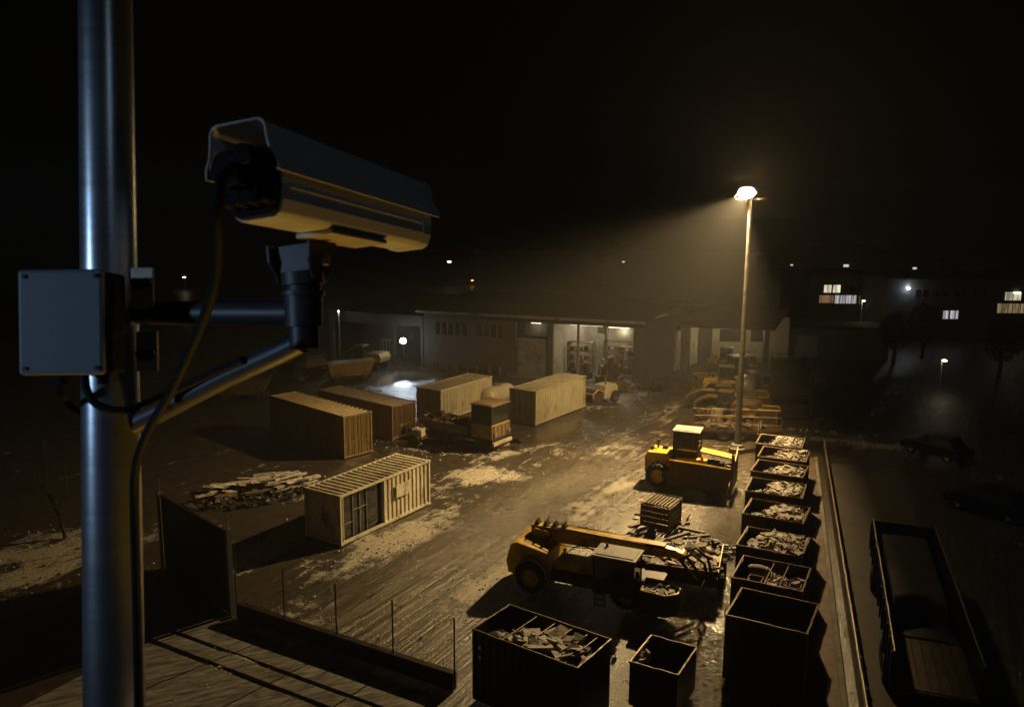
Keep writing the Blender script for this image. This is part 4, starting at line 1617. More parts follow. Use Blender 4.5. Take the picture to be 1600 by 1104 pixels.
# dark scrub and soil heap on the verge between crane and bins
m = MB()
for k in range(150):
    a, d = rnd(0, 2 * pi), min(1.0, abs(random.gauss(0, .42)))
    chunk(m, (d * cos(a) * 1.3, d * sin(a), max(.04, .55 - d * .4) * rnd(.4, 1)), (rnd(.06, .26), rnd(.06, .2), rnd(.05, .18)))
o = m.build("soil_heap", "debris_dark")
o.location = (9.75, 37.3, 0)
tag(o, "dark lumpy heap of soil between the flat trailer and the bins", "soil heap")

# ================================================================== RIGHT: open trailer in the dark lane
ot = thing("open_trailer", "long dark open-topped trailer with a planked floor, right of the low barrier", "trailer", (15.7, 29.6, 0), R(69.5))
TL, TW = 12.4, 2.55
m = MB()
m.b2((-TL / 2, -TW / 2, .85), (TL / 2, TW / 2, 1.0))
m.build("floor", "pad_concrete", ot)
for s_ in (-1, 1):
    m = MB()
    m.b2((-TL / 2, s_ * TW / 2 - .04, 1.0), (TL / 2, s_ * TW / 2 + .04, 2.2))
    for kx in range(13):
        x = -TL / 2 + .2 + kx * 1.0
        m.b2((x - .05, s_ * (TW / 2 + .04), .9), (x + .05, s_ * (TW / 2 + .10), 2.15))
    m.build("side_wall", "dark_steel", ot)
    m = MB()
    m.path([(-TL / 2 + i * TL / 16, s_ * TW / 2 + rnd(-.01, .01), 2.24 + rnd(-.01, .01)) for i in range(17)], .035, 6)
    m.build("top_rail", "rim_steel", ot)
m = MB()
m.b2((TL / 2 - .05, -TW / 2 + .05, 1.0), (TL / 2 + .05, TW / 2 - .05, 2.2))
m.build("end_wall", "grey_paint", ot)
m = MB()
for y in range(7):
    yy = -TW / 2 + .18 + y * .31
    m.b2((-TL / 2 + .1, yy, 1.004), (TL / 2 - .1, yy + .27, 1.035))
m.build("plank", "wood", ot)
tp_ = MB()  # dark bulged sheet added where the trailer floor lies in shadow
def shade_sheet_top(u, v):
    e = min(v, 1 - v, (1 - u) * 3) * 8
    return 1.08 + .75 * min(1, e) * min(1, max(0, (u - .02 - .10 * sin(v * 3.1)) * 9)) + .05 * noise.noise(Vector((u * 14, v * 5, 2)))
relief(tp_, 8.6, TW - .2, 0, shade_sheet_top, 44, 16)
to_ = tp_.build("shade_sheet", "rubber", smooth=True)
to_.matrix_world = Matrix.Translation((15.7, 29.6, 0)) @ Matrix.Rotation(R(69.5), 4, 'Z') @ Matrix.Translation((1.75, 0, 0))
tag(to_, "black tarpaulin covering most of the open-topped trailer's load", "shade_sheet")
for x in (-4, -2.9, 3.5):
    for y in (-1.25, 1.25):
        wheel(ot, (x, y, .48), .48, .3, 'y', "rusty_steel")

# ================================================================== LEFT: fence, gate, rubble pile
P1, P2 = Vector((-11.24, 30.76, 0)), Vector((-15.85, 35.2, 0))
gd = (P2 - P1)
gt = thing("sheet_gate", "tall solid sheet gate leaf standing open between two steel posts", "gate", P1, atan2(gd.y, gd.x))
GL = gd.length
m = MB()
corr(m, .14, GL - .12, 0, -.05, 3.45, 1, .2, .03)
m.build("sheet", "dark_steel", gt)
m = MB()
m.b2((.14, -.03, 3.455), (GL - .12, .05, 3.53))
m.build("rail", "dark_steel", gt)
m = MB()
m.b2((.14, -.10, .5), (GL - .12, -.06, .58))
m.build("rail", "dark_steel", gt)
for x in (0.0, GL):
    m = MB()
    m.b2((x - .10, -.10, 0), (x + .10, .10, 3.65))
    m.tube((x, 0, 3.65), (x, 0, 4.2), .03, n=8)
    m.build("post", "grey_paint", gt)


def mesh_fence(label, a, b_, h, z0=0.0, step=2.5, cell=.16, base=None):
    a, b_ = Vector(a), Vector(b_)
    L = (b_ - a).length
    t = thing("mesh_fence", label, "fence", a, atan2(b_.y - a.y, b_.x - a.x))
    k = int(L / step)
    for i in range(k + 1):
        m = MB()
        m.tube((i * L / k, 0, 0), (i * L / k, 0, z0 + h + .1), .03, n=8)
        m.build("post", "dark_steel", t)
    m = MB()
    x = 0
    while x < L:
        m.b2((x - .0013, -.0013, z0 + .05), (x + .0013, .0013, z0 + h))
        x += cell
    z = z0 + .06
    while z < z0 + h:
        m.b2((0, -.0012, z - .0013), (L, .0012, z + .0013))
        z += cell * 1.6
    m.build("wire_mesh", "dark_steel", t)
    if base:
        m = MB()
        m.b2((.1, -.12, 0), (L, .12, z0))
        m.build("base_wall", base, t)
    return t


mesh_fence("front wire fence on a low dark wall, right of the gate", P1 + Vector((.25, -.12, 0)), (-1.9, 25.6, 0), 1.9, .62, base="dark_steel")
mesh_fence("wire fence running back from the far post of the gate", P2 + Vector((-.2, .2, 0)), (-20.5, 40.4, 0), 2.6)
mesh_fence("wire fence at the far left edge behind the pole", (-24.3, 42.8, 0), (-27.5, 46.5, 0), 2.6)

pl = thing("lumber_pile", "pile of snow covered boards and beams left of the pale ribbed container", "lumber", (-14.6, 46.0, 0), R(28))
for k in range(46):
    m = MB()
    u = rnd(-1, 1)
    ly = (k % 4)
    m.box((u * 2.6 + rnd(-.4, .4), rnd(-1.1, 1.1), .1 + .17 * ly * max(.2, 1 - abs(u)) + rnd(0, .08)), (rnd(1.2, 3.2), rnd(.14, .4), rnd(.06, .14)), R(rnd(-28, 28)), R(rnd(-6, 6)), R(rnd(-7, 7)))
    m.build("board", ["wood", "old_snow", "debris_pale", "old_snow"][k % 4], pl)
m = MB()
for k in range(90):
    a, d = rnd(0, 2 * pi), sqrt(rnd(0, 1))
    chunk(m, (d * cos(a) * 3.4, d * sin(a) * 1.6 - .6, rnd(.02, .2)), (rnd(.1, .5), rnd(.1, .3), rnd(.05, .25)))
o = m.build("brushwood", "debris_dark")
o.location = (-15.3, 45.0, 0)
o.rotation_euler = (0, 0, R(28))
tag(o, "dark brushwood and soil round the foot of the lumber pile", "brushwood", kind="stuff")

for k in range(5):
    m = MB()
    relief(m, rnd(1.0, 1.8), rnd(.5, .9), 0, lambda u, v: .02 + .10 * noise.noise(Vector((u * 3 + k * 9, v * 3, k))), 10, 8)
    q_ = m.build("snow_sheet", "old_snow", pl)
    q_.location = (-2.2 + k * 1.05 + rnd(-.2, .2), rnd(-.7, .8), .55 - .06 * abs(k - 2))
    q_.rotation_euler = (rnd(-.2, .2), rnd(-.2, .2), rnd(-.5, .5))
# a broken bare sapling on the snow at far left
sp = thing("bare_sapling", "leaning bare sapling with forked branches on the snow at far left", "tree", (-22.2, 38.6, 0))
m = MB()
m.path([(0, 0, 0), (-.25, .1, 1.0), (-.75, .2, 2.1), (-1.5, .3, 3.2)], [.10, .08, .055, .02], 8)
m.build("trunk", "bark", sp)
m = MB()
for k in range(26):
    u = rnd(.2, 1)
    p = Vector((-1.4 * u * u, .3 * u, 3.1 * u))
    d = Vector((rnd(-1, .6), rnd(-1, 1), rnd(.1, 1))).normalized() * rnd(.4, 1.1) * (1.3 - u)
    m.path([p, p + d * .5 + Vector((0, 0, .05)), p + d], [.03, .018, .006], 5)
m.build("branch", "bark", sp)

# ================================================================== dark yard behind the containers (far left)
for i, (px, py, rz, lab, pm) in enumerate([(548, 592, 20, "ochre dump hopper standing before the white lamp's yard", "ochre_paint"), (383, 622, 10, "brown dump hopper half hidden behind the camera's brace", "brown_paint")]):
    t = thing("dump_hopper", lab, "hopper", G(px, py), R(rz), "dump hoppers in the dark back yard")
    m = MB()
    m.prism([(-2.0, .5), (1.6, .5), (2.3, 1.9), (-2.3, 1.7)], 'y', -1.0, 1.0)
    m.build("body", pm, t, bevel=.05)
    m = MB()
    m.b2((-2.1, -.7, .25), (1.9, .7, .48))
    m.build("chassis", "dark_steel", t)
    for x in (-1.4, 1.3):
        for y in (-.85, .85):
            wheel(t, (x, y, .45), .45, .3, 'y', "rusty_steel")
excavator("dark brown excavator in the gloom before the left shed", (-20.5, 80.5, 0), R(200), "brown_paint", None)
e2 = excavator("ochre excavator with lowered boom left of the white lamp", (-14.8, 84.2, 0), R(160), "ochre_paint", None)
for i, (px, py) in enumerate([(500, 580), (470, 595), (440, 575)]):
    m = MB()
    for k in range(30):
        a, d = rnd(0, 2 * pi), min(1.1, abs(random.gauss(0, .55)))
        chunk(m, (d * cos(a) * 1.6, d * sin(a), max(.06, .7 - d * .4) * rnd(.3, 1)), (rnd(.2, .8), rnd(.15, .5), rnd(.1, .35)))
    o = m.build("scrap_heap", "debris_dark")
    o.location = G(px, py)
    tag(o, ["low scrap heap by the left shed, behind the camera's neck", "low scrap heap just above the ochre container's roof", "scrap heap farthest left in the dark back yard", "rust scrap heap behind the brown container, nearest the wet reflection", "scrap heap left of the wet reflection"][i], "scrap heap", "scrap heaps in the back yard")

# ================================================================== WAREHOUSE
C0 = Vector((12.4, 76.7, 0))
E1 = Vector((-.934, .357, 0)).normalized()    # along the facade, away from the road
E2 = Vector((cos(R(55)), sin(R(55)), 0))      # along the road side
wh = thing("warehouse", "long low warehouse with lit open bays facing the yard", "warehouse", C0, 0)
HH = 6.0


def wseg(mb, t0, t1, z0, z1, back=0.0, th=.25, e1=E1, e2=E2):
    q = [e1 * t0 + e2 * back, e1 * t1 + e2 * back, e1 * t1 + e2 * (back + th), e1 * t0 + e2 * (back + th)]
    mb.loft([[v + Vector((0, 0, z0)) for v in q], [v + Vector((0, 0, z1)) for v in q]])


m = MB()
wseg(m, 0, .9, 0, 5.35)
wseg(m, 9.0, 9.5, 0, 5.35)
wseg(m, 12.9, 13.4, 0, 5.35)
wseg(m, 13.4, 23.2, 0, 3.6)
wseg(m, 13.4, 14.2, 3.6, 5.35)
wseg(m, 17.2, 18.2, 3.6, 5.35)
wseg(m, 21.8, 23.2, 3.6, 5.35)
wseg(m, 13.4, 23.2, 4.9, 5.36, .01, .2)
wseg(m, 0, 23.2, 5.37, 6.0)
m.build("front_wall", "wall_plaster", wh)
for t0, t1 in ((14.2, 17.2), (18.2, 21.8)):
    m = MB()
    wseg(m, t0, t1, 3.62, 4.88, .1, .04)
    wo = m.build("window", "black_glass", wh)
    m = MB()
    x = t0
    while x < t1 - .1:
        wseg(m, x, x + .06, 3.62, 4.88, .03, .06)
        x += .75
    m.build("window_frame", "grey_paint", wo)
m = MB()                                      # half-lowered roller door
wseg(m, 9.55, 12.85, .05, 3.7, .3, .06)
for k in range(14):
    wseg(m, 9.55, 12.85, .15 + k * .25, .2 + k * .25, .26, .04)
m.build("roller_door", "grey_paint", wh)
m = MB()
wseg(m, 9.6, 12.8, 3.8, 5.3, 1.4, .06)
m.build("lintel_panel", "wall_plaster", wh)
# road side wall, with doors
S_LEN = 19.0
m = MB()
def sseg(mb, s0, s1, z0, z1, inn=0.0, th=.25):
    q = [E2 * s0 + E1 * inn, E2 * s1 + E1 * inn, E2 * s1 + E1 * (inn + th), E2 * s0 + E1 * (inn + th)]
    mb.loft([[v + Vector((0, 0, z0)) for v in q], [v + Vector((0, 0, z1)) for v in q]])
sseg(m, .26, 7.4, 0, 6.0)
sseg(m, 9.4, 11.5, 0, 6.0)
sseg(m, 14.0, S_LEN, 0, 6.0)
sseg(m, 7.4, 9.4, 4.2, 6.0)
sseg(m, 11.5, 14.0, 4.2, 6.0)
m.build("side_wall", "wall_plaster", wh)
for s0, s1 in ((7.45, 9.35), (11.55, 13.95)):
    m = MB()
    sseg(m, s0, s1, .03, 4.15, .12, .06)
    m.build("side_door", "white_paint", wh)
for t_ in (3.5, 6.3):
    m = MB()
    wseg(m, t_, t_ + .22, .06, 5.34, .02, .22)
    m.build("bay_post", "grey_paint", wh)
for t0, t1, z0 in ((.95, 3.45, 4.1), (3.75, 5.0, 4.5)):
    m = MB()
    wseg(m, t0, t1, z0, 5.3, 1.1, .05)
    m.build("hung_panel", "inner_plaster", wh)
# back and inner walls, floor, roof
m = MB()
wseg(m, 0.3, 34.5, 0, 6.0, 16, .25)
wseg(m, .95, 13.2, 0, 5.8, 8.0, .15)
q = [E1 * 9.3 + E2 * .3, E1 * 9.42 + E2 * .3, E1 * 9.42 + E2 * 7.9, E1 * 9.3 + E2 * 7.9]
m.loft([[v for v in q], [v + Vector((0, 0, 5.8)) for v in q]])
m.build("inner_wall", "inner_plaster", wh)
m = MB()
wseg(m, .3, 13.2, -.05, .05, -1.0, 9)
m.build("floor", "concrete", wh)
m = MB()
q0 = [E1 * -.6 + E2 * -.7, E1 * 23.5 + E2 * -.7, E1 * 23.5 + E2 * 8, E1 * -.6 + E2 * 8]
q1 = [E1 * -.6 + E2 * 8, E1 * 23.5 + E2 * 8, E1 * 23.5 + E2 * 17, E1 * -.6 + E2 * 17]
for q, (za, zb) in ((q0, (6.02, 7.3)), (q1, (7.3, 6.02))):
    zz = [za, za, zb, zb]
    m.loft([[v + Vector((0, 0, z)) for v, z in zip(q, zz)], [v + Vector((0, 0, z + .14)) for v, z in zip(q, zz)]])
m.build("roof", "roof_sheet", wh)
m = MB()
wseg(m, -.6, 23.5, 5.86, 6.10, -.85, .14)
m.build("gutter", "grey_paint", wh)
# lit strip lamps just under the lintel of the bays
for t0, t1, mt, zz, bk in ((1.6, 3.6, "tube_dim", 5.2, .5), (4.3, 7.6, "tube_dim", 5.25, .7), (3.6, 4.9, "white_tube", 5.15, 1.6), (10.6, 11.6, "tube_dim", 5.2, .6), (8.2, 8.6, "tube_dim", 5.15, 3)):
    m = MB()
    wseg(m, t0, t1, zz, zz + .07, bk, .10)
    m.build("strip_light", mt, wh)
for t_, b_, e in ((4.0, 3.0, 260), (7.5, 5.0, 220), (11.2, .75, 60), (2.2, .6, 50), (2.5, 2.0, 80)):
    p = C0 + E1 * t_ + E2 * b_
    light("bay_lamp", 'POINT', (p.x, p.y, 4.9), e, (1.0, .85, .6), .25)

# clutter in the open bay: racks and machines
for i, (t_, bk, lab) in enumerate([(2.2, 2.6, "steel rack of parts at the right of the open bay"), (5.1, 5.6, "steel rack against the back wall of the open bay"), (8.0, 3.8, "steel rack at the left of the open bay")]):
    p = C0 + E1 * t_ + E2 * bk
    if i == 0:
        rk = thing("storage_rack", lab, "rack", p, atan2(E1.y, E1.x), "storage racks in the warehouse bay")
        for x in (-1.3, 1.3):
            for y in (-.4, .4):
                m = MB()
                m.b2((x - .04, y - .04, 0), (x + .04, y + .04, 3.2))
                m.build("upright", "rusty_steel", rk)
        for z in (.4, 1.3, 2.2, 3.1):
            m = MB()
            m.b2((-1.26, -.42, z), (1.26, .42, z + .06))
            m.build("shelf", "wood", rk)
        for z in (.46, 1.36, 2.26):
            for k in range(5):
                m = MB()
                h_ = rnd(.25, .5)
                m.box((-1.0 + k * .5 + rnd(-.06, .06), rnd(-.1, .1), z + h_ / 2 + .002), (rnd(.25, .42), rnd(.25, .5), h_), rnd(-.2, .2))
                m.build("stored_box", ["debris_pale", "rusty_steel", "wood"][k % 3], rk)
    else:
        dup(rk, p, atan2(E1.y, E1.x) + rnd(-.1, .1), lab)
bay = [(3.2, -1.2, "tall dark drill press at the mouth of the open bay"), (5.9, .6, "dark workshop machine in the middle of the open bay"), (7.2, 1.8, "dark lathe at the left of the open bay"), (1.6, -2.0, "rusty press before the warehouse corner"), (4.6, 2.6, "dark saw bench deep in the open bay")]
for i, (t_, bk, lab) in enumerate(bay):
    p = C0 + E1 * t_ + E2 * bk
    if i == 0:
        mc = thing("workshop_machine", lab, "machine", p, R(rnd(0, 360)), "machines in the warehouse bay")
        m = MB()
        m.b2((-.7, -.45, 0), (.7, .45, .8))
        m.build("bed", "dark_steel", mc)
        m = MB()
        m.prism([(-.5, .8), (.0, .8), (.1, 1.9), (-.35, 2.1)], 'y', -.3, .3)
        m.build("column", "rusty_steel", mc)
        m = MB()
        m.tube((-.1, 0, 1.7), (.65, 0, 1.75), .16, n=12)
        m.tube((.55, 0, 1.7), (.55, 0, 1.1), .06)
        m.build("head", "rim_steel", mc)
    else:
        dup(mc, p, R(rnd(0, 360)), lab, (rnd(.8, 1.5), rnd(.8, 1.3), rnd(.7, 1.15)))
# drums and pallets along the dark front wall
for i in range(7):
    t_ = 14.2 + i * 1.15 + rnd(-.2, .2)
    p = C0 + E1 * t_ + E2 * -.8
    lab = "dark drum against the warehouse wall, number %s from the roller door" % ["one", "two", "three", "four", "five", "six", "seven"][i]
    lab = ["rusty drum against the warehouse wall nearest the roller door", "rusty drum second from the roller door along the wall", "rusty drum third from the roller door along the wall", "rusty drum in the middle of the row along the dark wall",
           "rusty drum third from the left shed along the wall", "rusty drum second from the left shed along the wall", "rusty drum nearest the left shed along the wall"][i]
    if i == 0:
        dr = thing("oil_drum", lab, "drum", p, 0, "drums along the warehouse wall")
        m = MB()
        m.lathe([(.02, 0), (.29, 0), (.3, .03), (.29, .06), (.29, .29), (.305, .31), (.29, .33), (.29, .58), (.305, .6), (.29, .62), (.29, .85), (.3, .88), (.27, .88), (.26, .86), (.02, .86)], (0, 0, 0), 'z', 20)
        m.build("shell", "rusty_steel", dr)
    else:
        dup(dr, p, rnd(0, 6), lab)

# left wing with the white lamp
lw = thing("open_shed", "lower dark shed adjoining the warehouse, lit by a white lamp", "shed", C0 + E1 * 23.3, 0)
m = MB()
wseg(m, .0, .3, 0, 5.4)
wseg(m, 3.4, 3.7, 0, 5.4)
wseg(m, 11.0, 11.5, 0, 5.4)
wseg(m, 0, 11.5, 4.3, 5.4, -.01, .2)
wseg(m, .2, 11.3, 0, 5.3, 5.0, .2)
wseg(m, 3.8, 11.0, 2.9, 3.6, 4.7, .2)
m.build("wall", "wall_plaster", lw)
m = MB()
q = [E1 * -.1 + E2 * -.6, E1 * 12 + E2 * -.6, E1 * 12 + E2 * 14, E1 * -.1 + E2 * 14]
m.loft([[v + Vector((0, 0, z)) for v, z in zip(q, (5.42, 5.42, 6.3, 6.3))], [v + Vector((0, 0, z + .12)) for v, z in zip(q, (5.42, 5.42, 6.3, 6.3))]])
m.build("roof", "roof_sheet", lw)
m = MB()
for k in range(5):
    wseg(m, 4.0 + k * .35, 4.06 + k * .35, 0, 2.6, .4, .06)
wseg(m, 4.0, 5.5, 2.55, 2.62, .4, .06)
m.build("railing", "galvanised", lw)
PL = AT(630, 532, 83.6)
wl_ = thing("wall_lamp", "bright white lamp on a post at the mouth of the left shed", "lamp", (PL.x, PL.y, 0), 0)
m = MB()
m.tube((0, .12, 0), (0, .12, PL.z + .2), .05)
m.build("post", "dark_steel", wl_)
m = MB()
m.lathe([(.02, -.3), (.24, -.22), (.34, 0), (.24, .22), (.02, .3)], (0, -.12, PL.z), 'z', 16)
m.build("lens", "cool_lamp", wl_, smooth=True)
light("white_wall_lamp", 'SPOT', (PL.x, PL.y - .6, PL.z), 900, (.72, .86, 1.0), .25, (PL.x - .5, PL.y - 6, -1.5), 110, .5)
P2_ = AT(529, 486, 86.0)
w2 = thing("wall_lamp", "small white lamp high on the far left corner of the shed", "lamp", (P2_.x, P2_.y, 0), 0)
m = MB()
m.tube((0, .08, 0), (0, .08, P2_.z + .15), .05)
m.build("post", "galvanised", w2)
m = MB()
m.lathe([(.02, -.1), (.12, 0), (.02, .1)], (0, -.06, P2_.z), 'z', 12)
m.build("lens", "warm_lamp", w2)
light("corner_lamp", 'POINT', (P2_.x, P2_.y - .3, P2_.z - .1), 60, (1, .9, .75), .1)
p = C0 + E1 * 29.5 + E2 * 2.5
light("shed_inner_lamp", 'POINT', (p.x, p.y, 4.0), 60, (1, .86, .65), .2)

# canopy at the far end of the road
cn = thing("canopy_shed", "open canopy with a lit back wall at the far end of the road", "canopy", (0, 0, 0), 0)
m = MB()
for z0, z1 in ((4.75, 5.0),):
    q = [Vector((16.8, 82.5, 0)), Vector((25.9, 79.9, 0)), Vector((33.0, 97, 0)), Vector((24.5, 100, 0))]
    m.loft([[v + Vector((0, 0, z0)) for v in q], [v + Vector((0, 0, z1)) for v in q]])
m.build("roof", "roof_sheet", cn)
for x, y in ((25.4, 80.8), (18.0, 83.6), (30.0, 92)):
    m = MB()
    m.b2((x - .25, y - .25, 0), (x + .25, y + .25, 4.74))
    m.build("column", "grey_paint", cn)
bw = MB()
for x0, x1, z0, z1 in ((22.3, 31.2, 0, 1.9), (22.3, 31.2, 3.3, 4.7), (22.3, 23.4, 1.9, 3.3), (26.0, 26.9, 1.9, 3.3), (28.8, 31.2, 1.9, 3.3)):
    bw.b2((x0, 91.2, z0), (x1, 91.4, z1))
bw.build("back_wall", "cream_paint", cn)
for x0, x1 in ((23.4, 26.0), (26.9, 28.8)):
    m = MB()
    m.b2((x0, 91.28, 1.9), (x1, 91.33, 3.3))
    m.build("window", "black_glass", cn)
m = MB()
m.b2((23.6, 82.0, 4.62), (24.6, 82.12, 4.70))
m.build("strip_light", "white_tube", cn)
light("canopy_lamp", 'POINT', (24.2, 86.5, 4.3), 300, (1.0, .82, .52), .2)

# dark low range behind the warehouse on the right
rg = thing("low_store", "dim low store building right of the canopy", "store", (33.2, 92.0, 0), R(-12))
m = MB()
m.b2((-4, -.1, 0), (9, 6, 3.4))
m.build("wall", "render_wall", rg)
m = MB()
m.prism([(-.5, 3.42), (6.4, 3.42), (6.4, 3.56), (-.5, 3.72)], 'x', -4.4, 9.4)
m.build("roof", "roof_sheet", rg)
m = MB()
m.b2((-1, -.15, 0), (1.5, -.105, 2.6))
m.build("door", "grey_paint", rg)

# ================================================================== RIGHT: town building with lit windows
YB = 112.0
a, b_ = AT(1265, 432, YB), AT(1392, 434, YB)
tb_ = thing("office_block", "two storey office block with a row of lit curtained windows", "building", (a.x, YB, 0), 0)
m = MB()
Lb = b_.x - a.x
Hb = a.z
m.b2((0, 0, 0), (Lb, 12, Hb))
m.build("wall", "render_wall", tb_)
m = MB()
m.b2((-.3, -.35, Hb + .003), (Lb + .3, 12.3, Hb + .22))
m.build("roof", "roof_sheet", tb_)


def lit(parent, org, px0, py0, px1, py1, Y, mat, panes=2):
    p, q = AT(px0, py0, Y), AT(px1, py1, Y)
    m = MB()
    m.b2((p.x - org.x, -.05, q.z), (q.x - org.x, -.012, p.z))
    w_ = m.build("window", mat, parent)
    m = MB()
    for k in range(panes + 1):
        x = p.x - org.x + (q.x - p.x) * k / panes
        m.b2((x - .05, -.09, q.z - .05), (x + .05, -.052, p.z + .05))
    m.b2((p.x - org.x - .05, -.088, p.z), (q.x - org.x + .05, -.054, p.z + .08))
    m.b2((p.x - org.x - .05, -.088, q.z - .08), (q.x - org.x + .05, -.054, q.z))
    m.build("window_frame", "grey_paint", w_)
    return w_


o_ = tb_.location
lit(tb_, o_, 1287, 445, 1299, 457, YB, "window_warm", 1)
lit(tb_, o_, 1301, 445, 1313, 457, YB, "window_warm", 1)
lit(tb_, o_, 1280, 461, 1302, 473, YB, "window_orange", 3)
lit(tb_, o_, 1304, 461, 1338, 474, YB, "window_blind", 4)
lit(tb_, o_, 1342, 462, 1376, 475, YB, "window_amber", 4)
for px0 in (1320, 1340, 1360):
    lit(tb_, o_, px0, 446, px0 + 15, 457, YB, "black_glass", 2)
p = AT(1358, 464, YB)
m = MB()
m.b2((p.x - o_.x - .35, -.2, p.z - .08), (p.x - o_.x + .35, -.095, p.z + .08))
m.build("porch_lamp", "white_tube", tb_)
YC = 104.0
a, b_ = AT(1388, 436, YC), AT(1660, 446, YC)
t2 = thing("long_block", "long dark block at the right edge with a cool lamp and two lit windows", "building", (a.x, YC, 0), 0)
m = MB()
m.b2((0, 0, 0), (b_.x - a.x, 12, a.z))
m.build("wall", "render_wall", t2)
m = MB()
m.b2((-.2, -.35, a.z + .003), (b_.x - a.x + .3, 12.3, a.z + .25))
m.build("roof", "roof_sheet", t2)
o_ = t2.location
lit(t2, o_, 1473, 485, 1482, 498, YC, "window_blind", 1)
lit(t2, o_, 1484, 485, 1497, 498, YC, "window_blind", 1)
lit(t2, o_, 1570, 456, 1595, 469, YC, "window_warm", 2)
lit(t2, o_, 1558, 474, 1605, 489, YC, "window_amber", 4)
for px0 in (1430, 1460, 1490, 1520):
    lit(t2, o_, px0, 452, px0 + 22, 464, YC, "black_glass", 2)
p = AT(1418, 450, YC)
m = MB()
m.lathe([(.02, -.16), (.2, 0), (.02, .16)], (p.x - o_.x, -.25, p.z), 'z', 12)
m.build("wall_lamp", "cool_lamp", t2)
light("block_lamp", 'POINT', (p.x, YC - .9, p.z), 34, (.85, .92, 1.0), .1)
p = AT(1588, 457, YC)
m = MB()
m.b2((p.x - o_.x - .4, -.22, p.z - .08), (p.x - o_.x + .4, -.10, p.z + .1))
m.build("ceiling_lamp", "white_tube", t2)


def street_lamp(label, px, py, Y, mat, power, colr, group="street lamps in the town", r=.16):
    p = AT(px, py, Y)
    z0 = 0.0
    t = thing("street_lamp", label, "street lamp", (p.x, Y, z0), 0, group)
    m = MB()
    m.tube((0, .35, 0), (0, .35, p.z + .12), .09, .05, 10)
    m.tube((0, .35, p.z + .12), (0, -.1, p.z + .16), .05, n=8)
    m.build("pole", "galvanised", t)
    m = MB()
    m.lathe([(.02, -.09), (r, -.05), (r * 1.1, .02), (r * .5, .1), (.02, .12)], (0, -.1, p.z), 'z', 14)
    m.build("lamp_head", mat, t)
    if power:
        light("street_lamp_glow", 'POINT', (p.x, Y - .15, p.z - .35), power, colr, .15)
    return t


street_lamp("street lamp with a warm head before the office block", 1349, 470, 103, "warm_lamp", 45, (1, .7, .4))
street_lamp("lone street lamp low at the right, above the dark lane", 1475, 563, 75, "warm_lamp", 12, (1, .75, .55), r=.2)
street_lamp("orange street lamp left of the security camera's neck", 288, 433, 170, "warm_lamp", 0, None, r=.3)
street_lamp("bright street lamp beyond the warehouse roof", 724, 430, 190, "warm_lamp", 60, (1, .5, .25), r=.42)
street_lamp("small orange street lamp right of the bright one beyond the roof", 738, 438, 185, "orange_lamp", 0, None, r=.3)
street_lamp("orange street lamp beyond the mast at the dark gap", 1236, 458, 150, "orange_lamp", 20, (1, .5, .2), r=.3)
street_lamp("dim orange street lamp next to the office block's corner", 1251, 470, 140, "orange_lamp", 25, (1, .5, .2), r=.22)
street_lamp("small white street lamp high above the office block", 1387, 380, 300, "far_window", 0, None, r=.6)


def far_house(label, px, py, Y, mat, wpx=6, group="far houses with a lit window"):
    p = AT(px, py, Y)
    t = thing("far_house", label, "house", (p.x, Y, 0), 0, group)
    hz = max(4.5, p.z + 1.2)
    m = MB()
    m.b2((-5, 0, 0), (5, 8, hz))
    m.build("wall", "hill_soil", t)
    m = MB()
    m.prism([(-5.4, hz + .003), (5.4, hz + .003), (0, hz + 2.4)], 'y', -.4, 8.4)
    m.build("roof", "hill_soil", t)
    sw_ = wpx / FPX * Y / 2
    m = MB()
    m.b2((-sw_, -.06, p.z - sw_ * .5), (sw_, -.01, p.z + sw_ * .5))
    m.build("window", mat, t)
    return t


for px, py, Y, mt, wp, lab in [(702, 409, 300, "far_window", 6, "far house with a white slanted window light, left over the roof"), (962, 401, 320, "far_window_dim", 4, "far house with a dim window, left one of the cluster in the mist"), (974, 409, 300, "far_window_dim", 4, "far house with a dim window below the others in the mist"),
                               (987, 405, 310, "far_window_dim", 6, "far house with a broad dim window, right one of the cluster in the mist"), (1284, 405, 330, "far_window_dim", 5, "far house with a dim window, leftmost over the office block"), (1307, 405, 330, "far_window_dim", 7, "far house with two panes lit, second over the office block"),
                               (1322, 415, 290, "far_window_dim", 8, "far house with a slanting streak of light over the office block"), (1335, 403, 330, "far_window_dim", 7, "far house with a pale window left of the brightest"), (1356, 405, 325, "far_window", 5, "far house with the brightest window over the office block"),
                               (1410, 402, 335, "far_window_dim", 5, "far house with a reddish window right of the roof"), (1429, 419, 280, "far_window_dim", 6, "far house with a low window at the right over the long block"), (1386, 418, 282, "far_window_dim", 4, "far house with a faint window between the two blocks"),
                               (1237, 414, 290, "far_window_dim", 4, "far house with a faint window right of the mast")]:
    far_house(lab, px, py, min(400, 11.0 * FPX / (py - 334)), mt, wp)


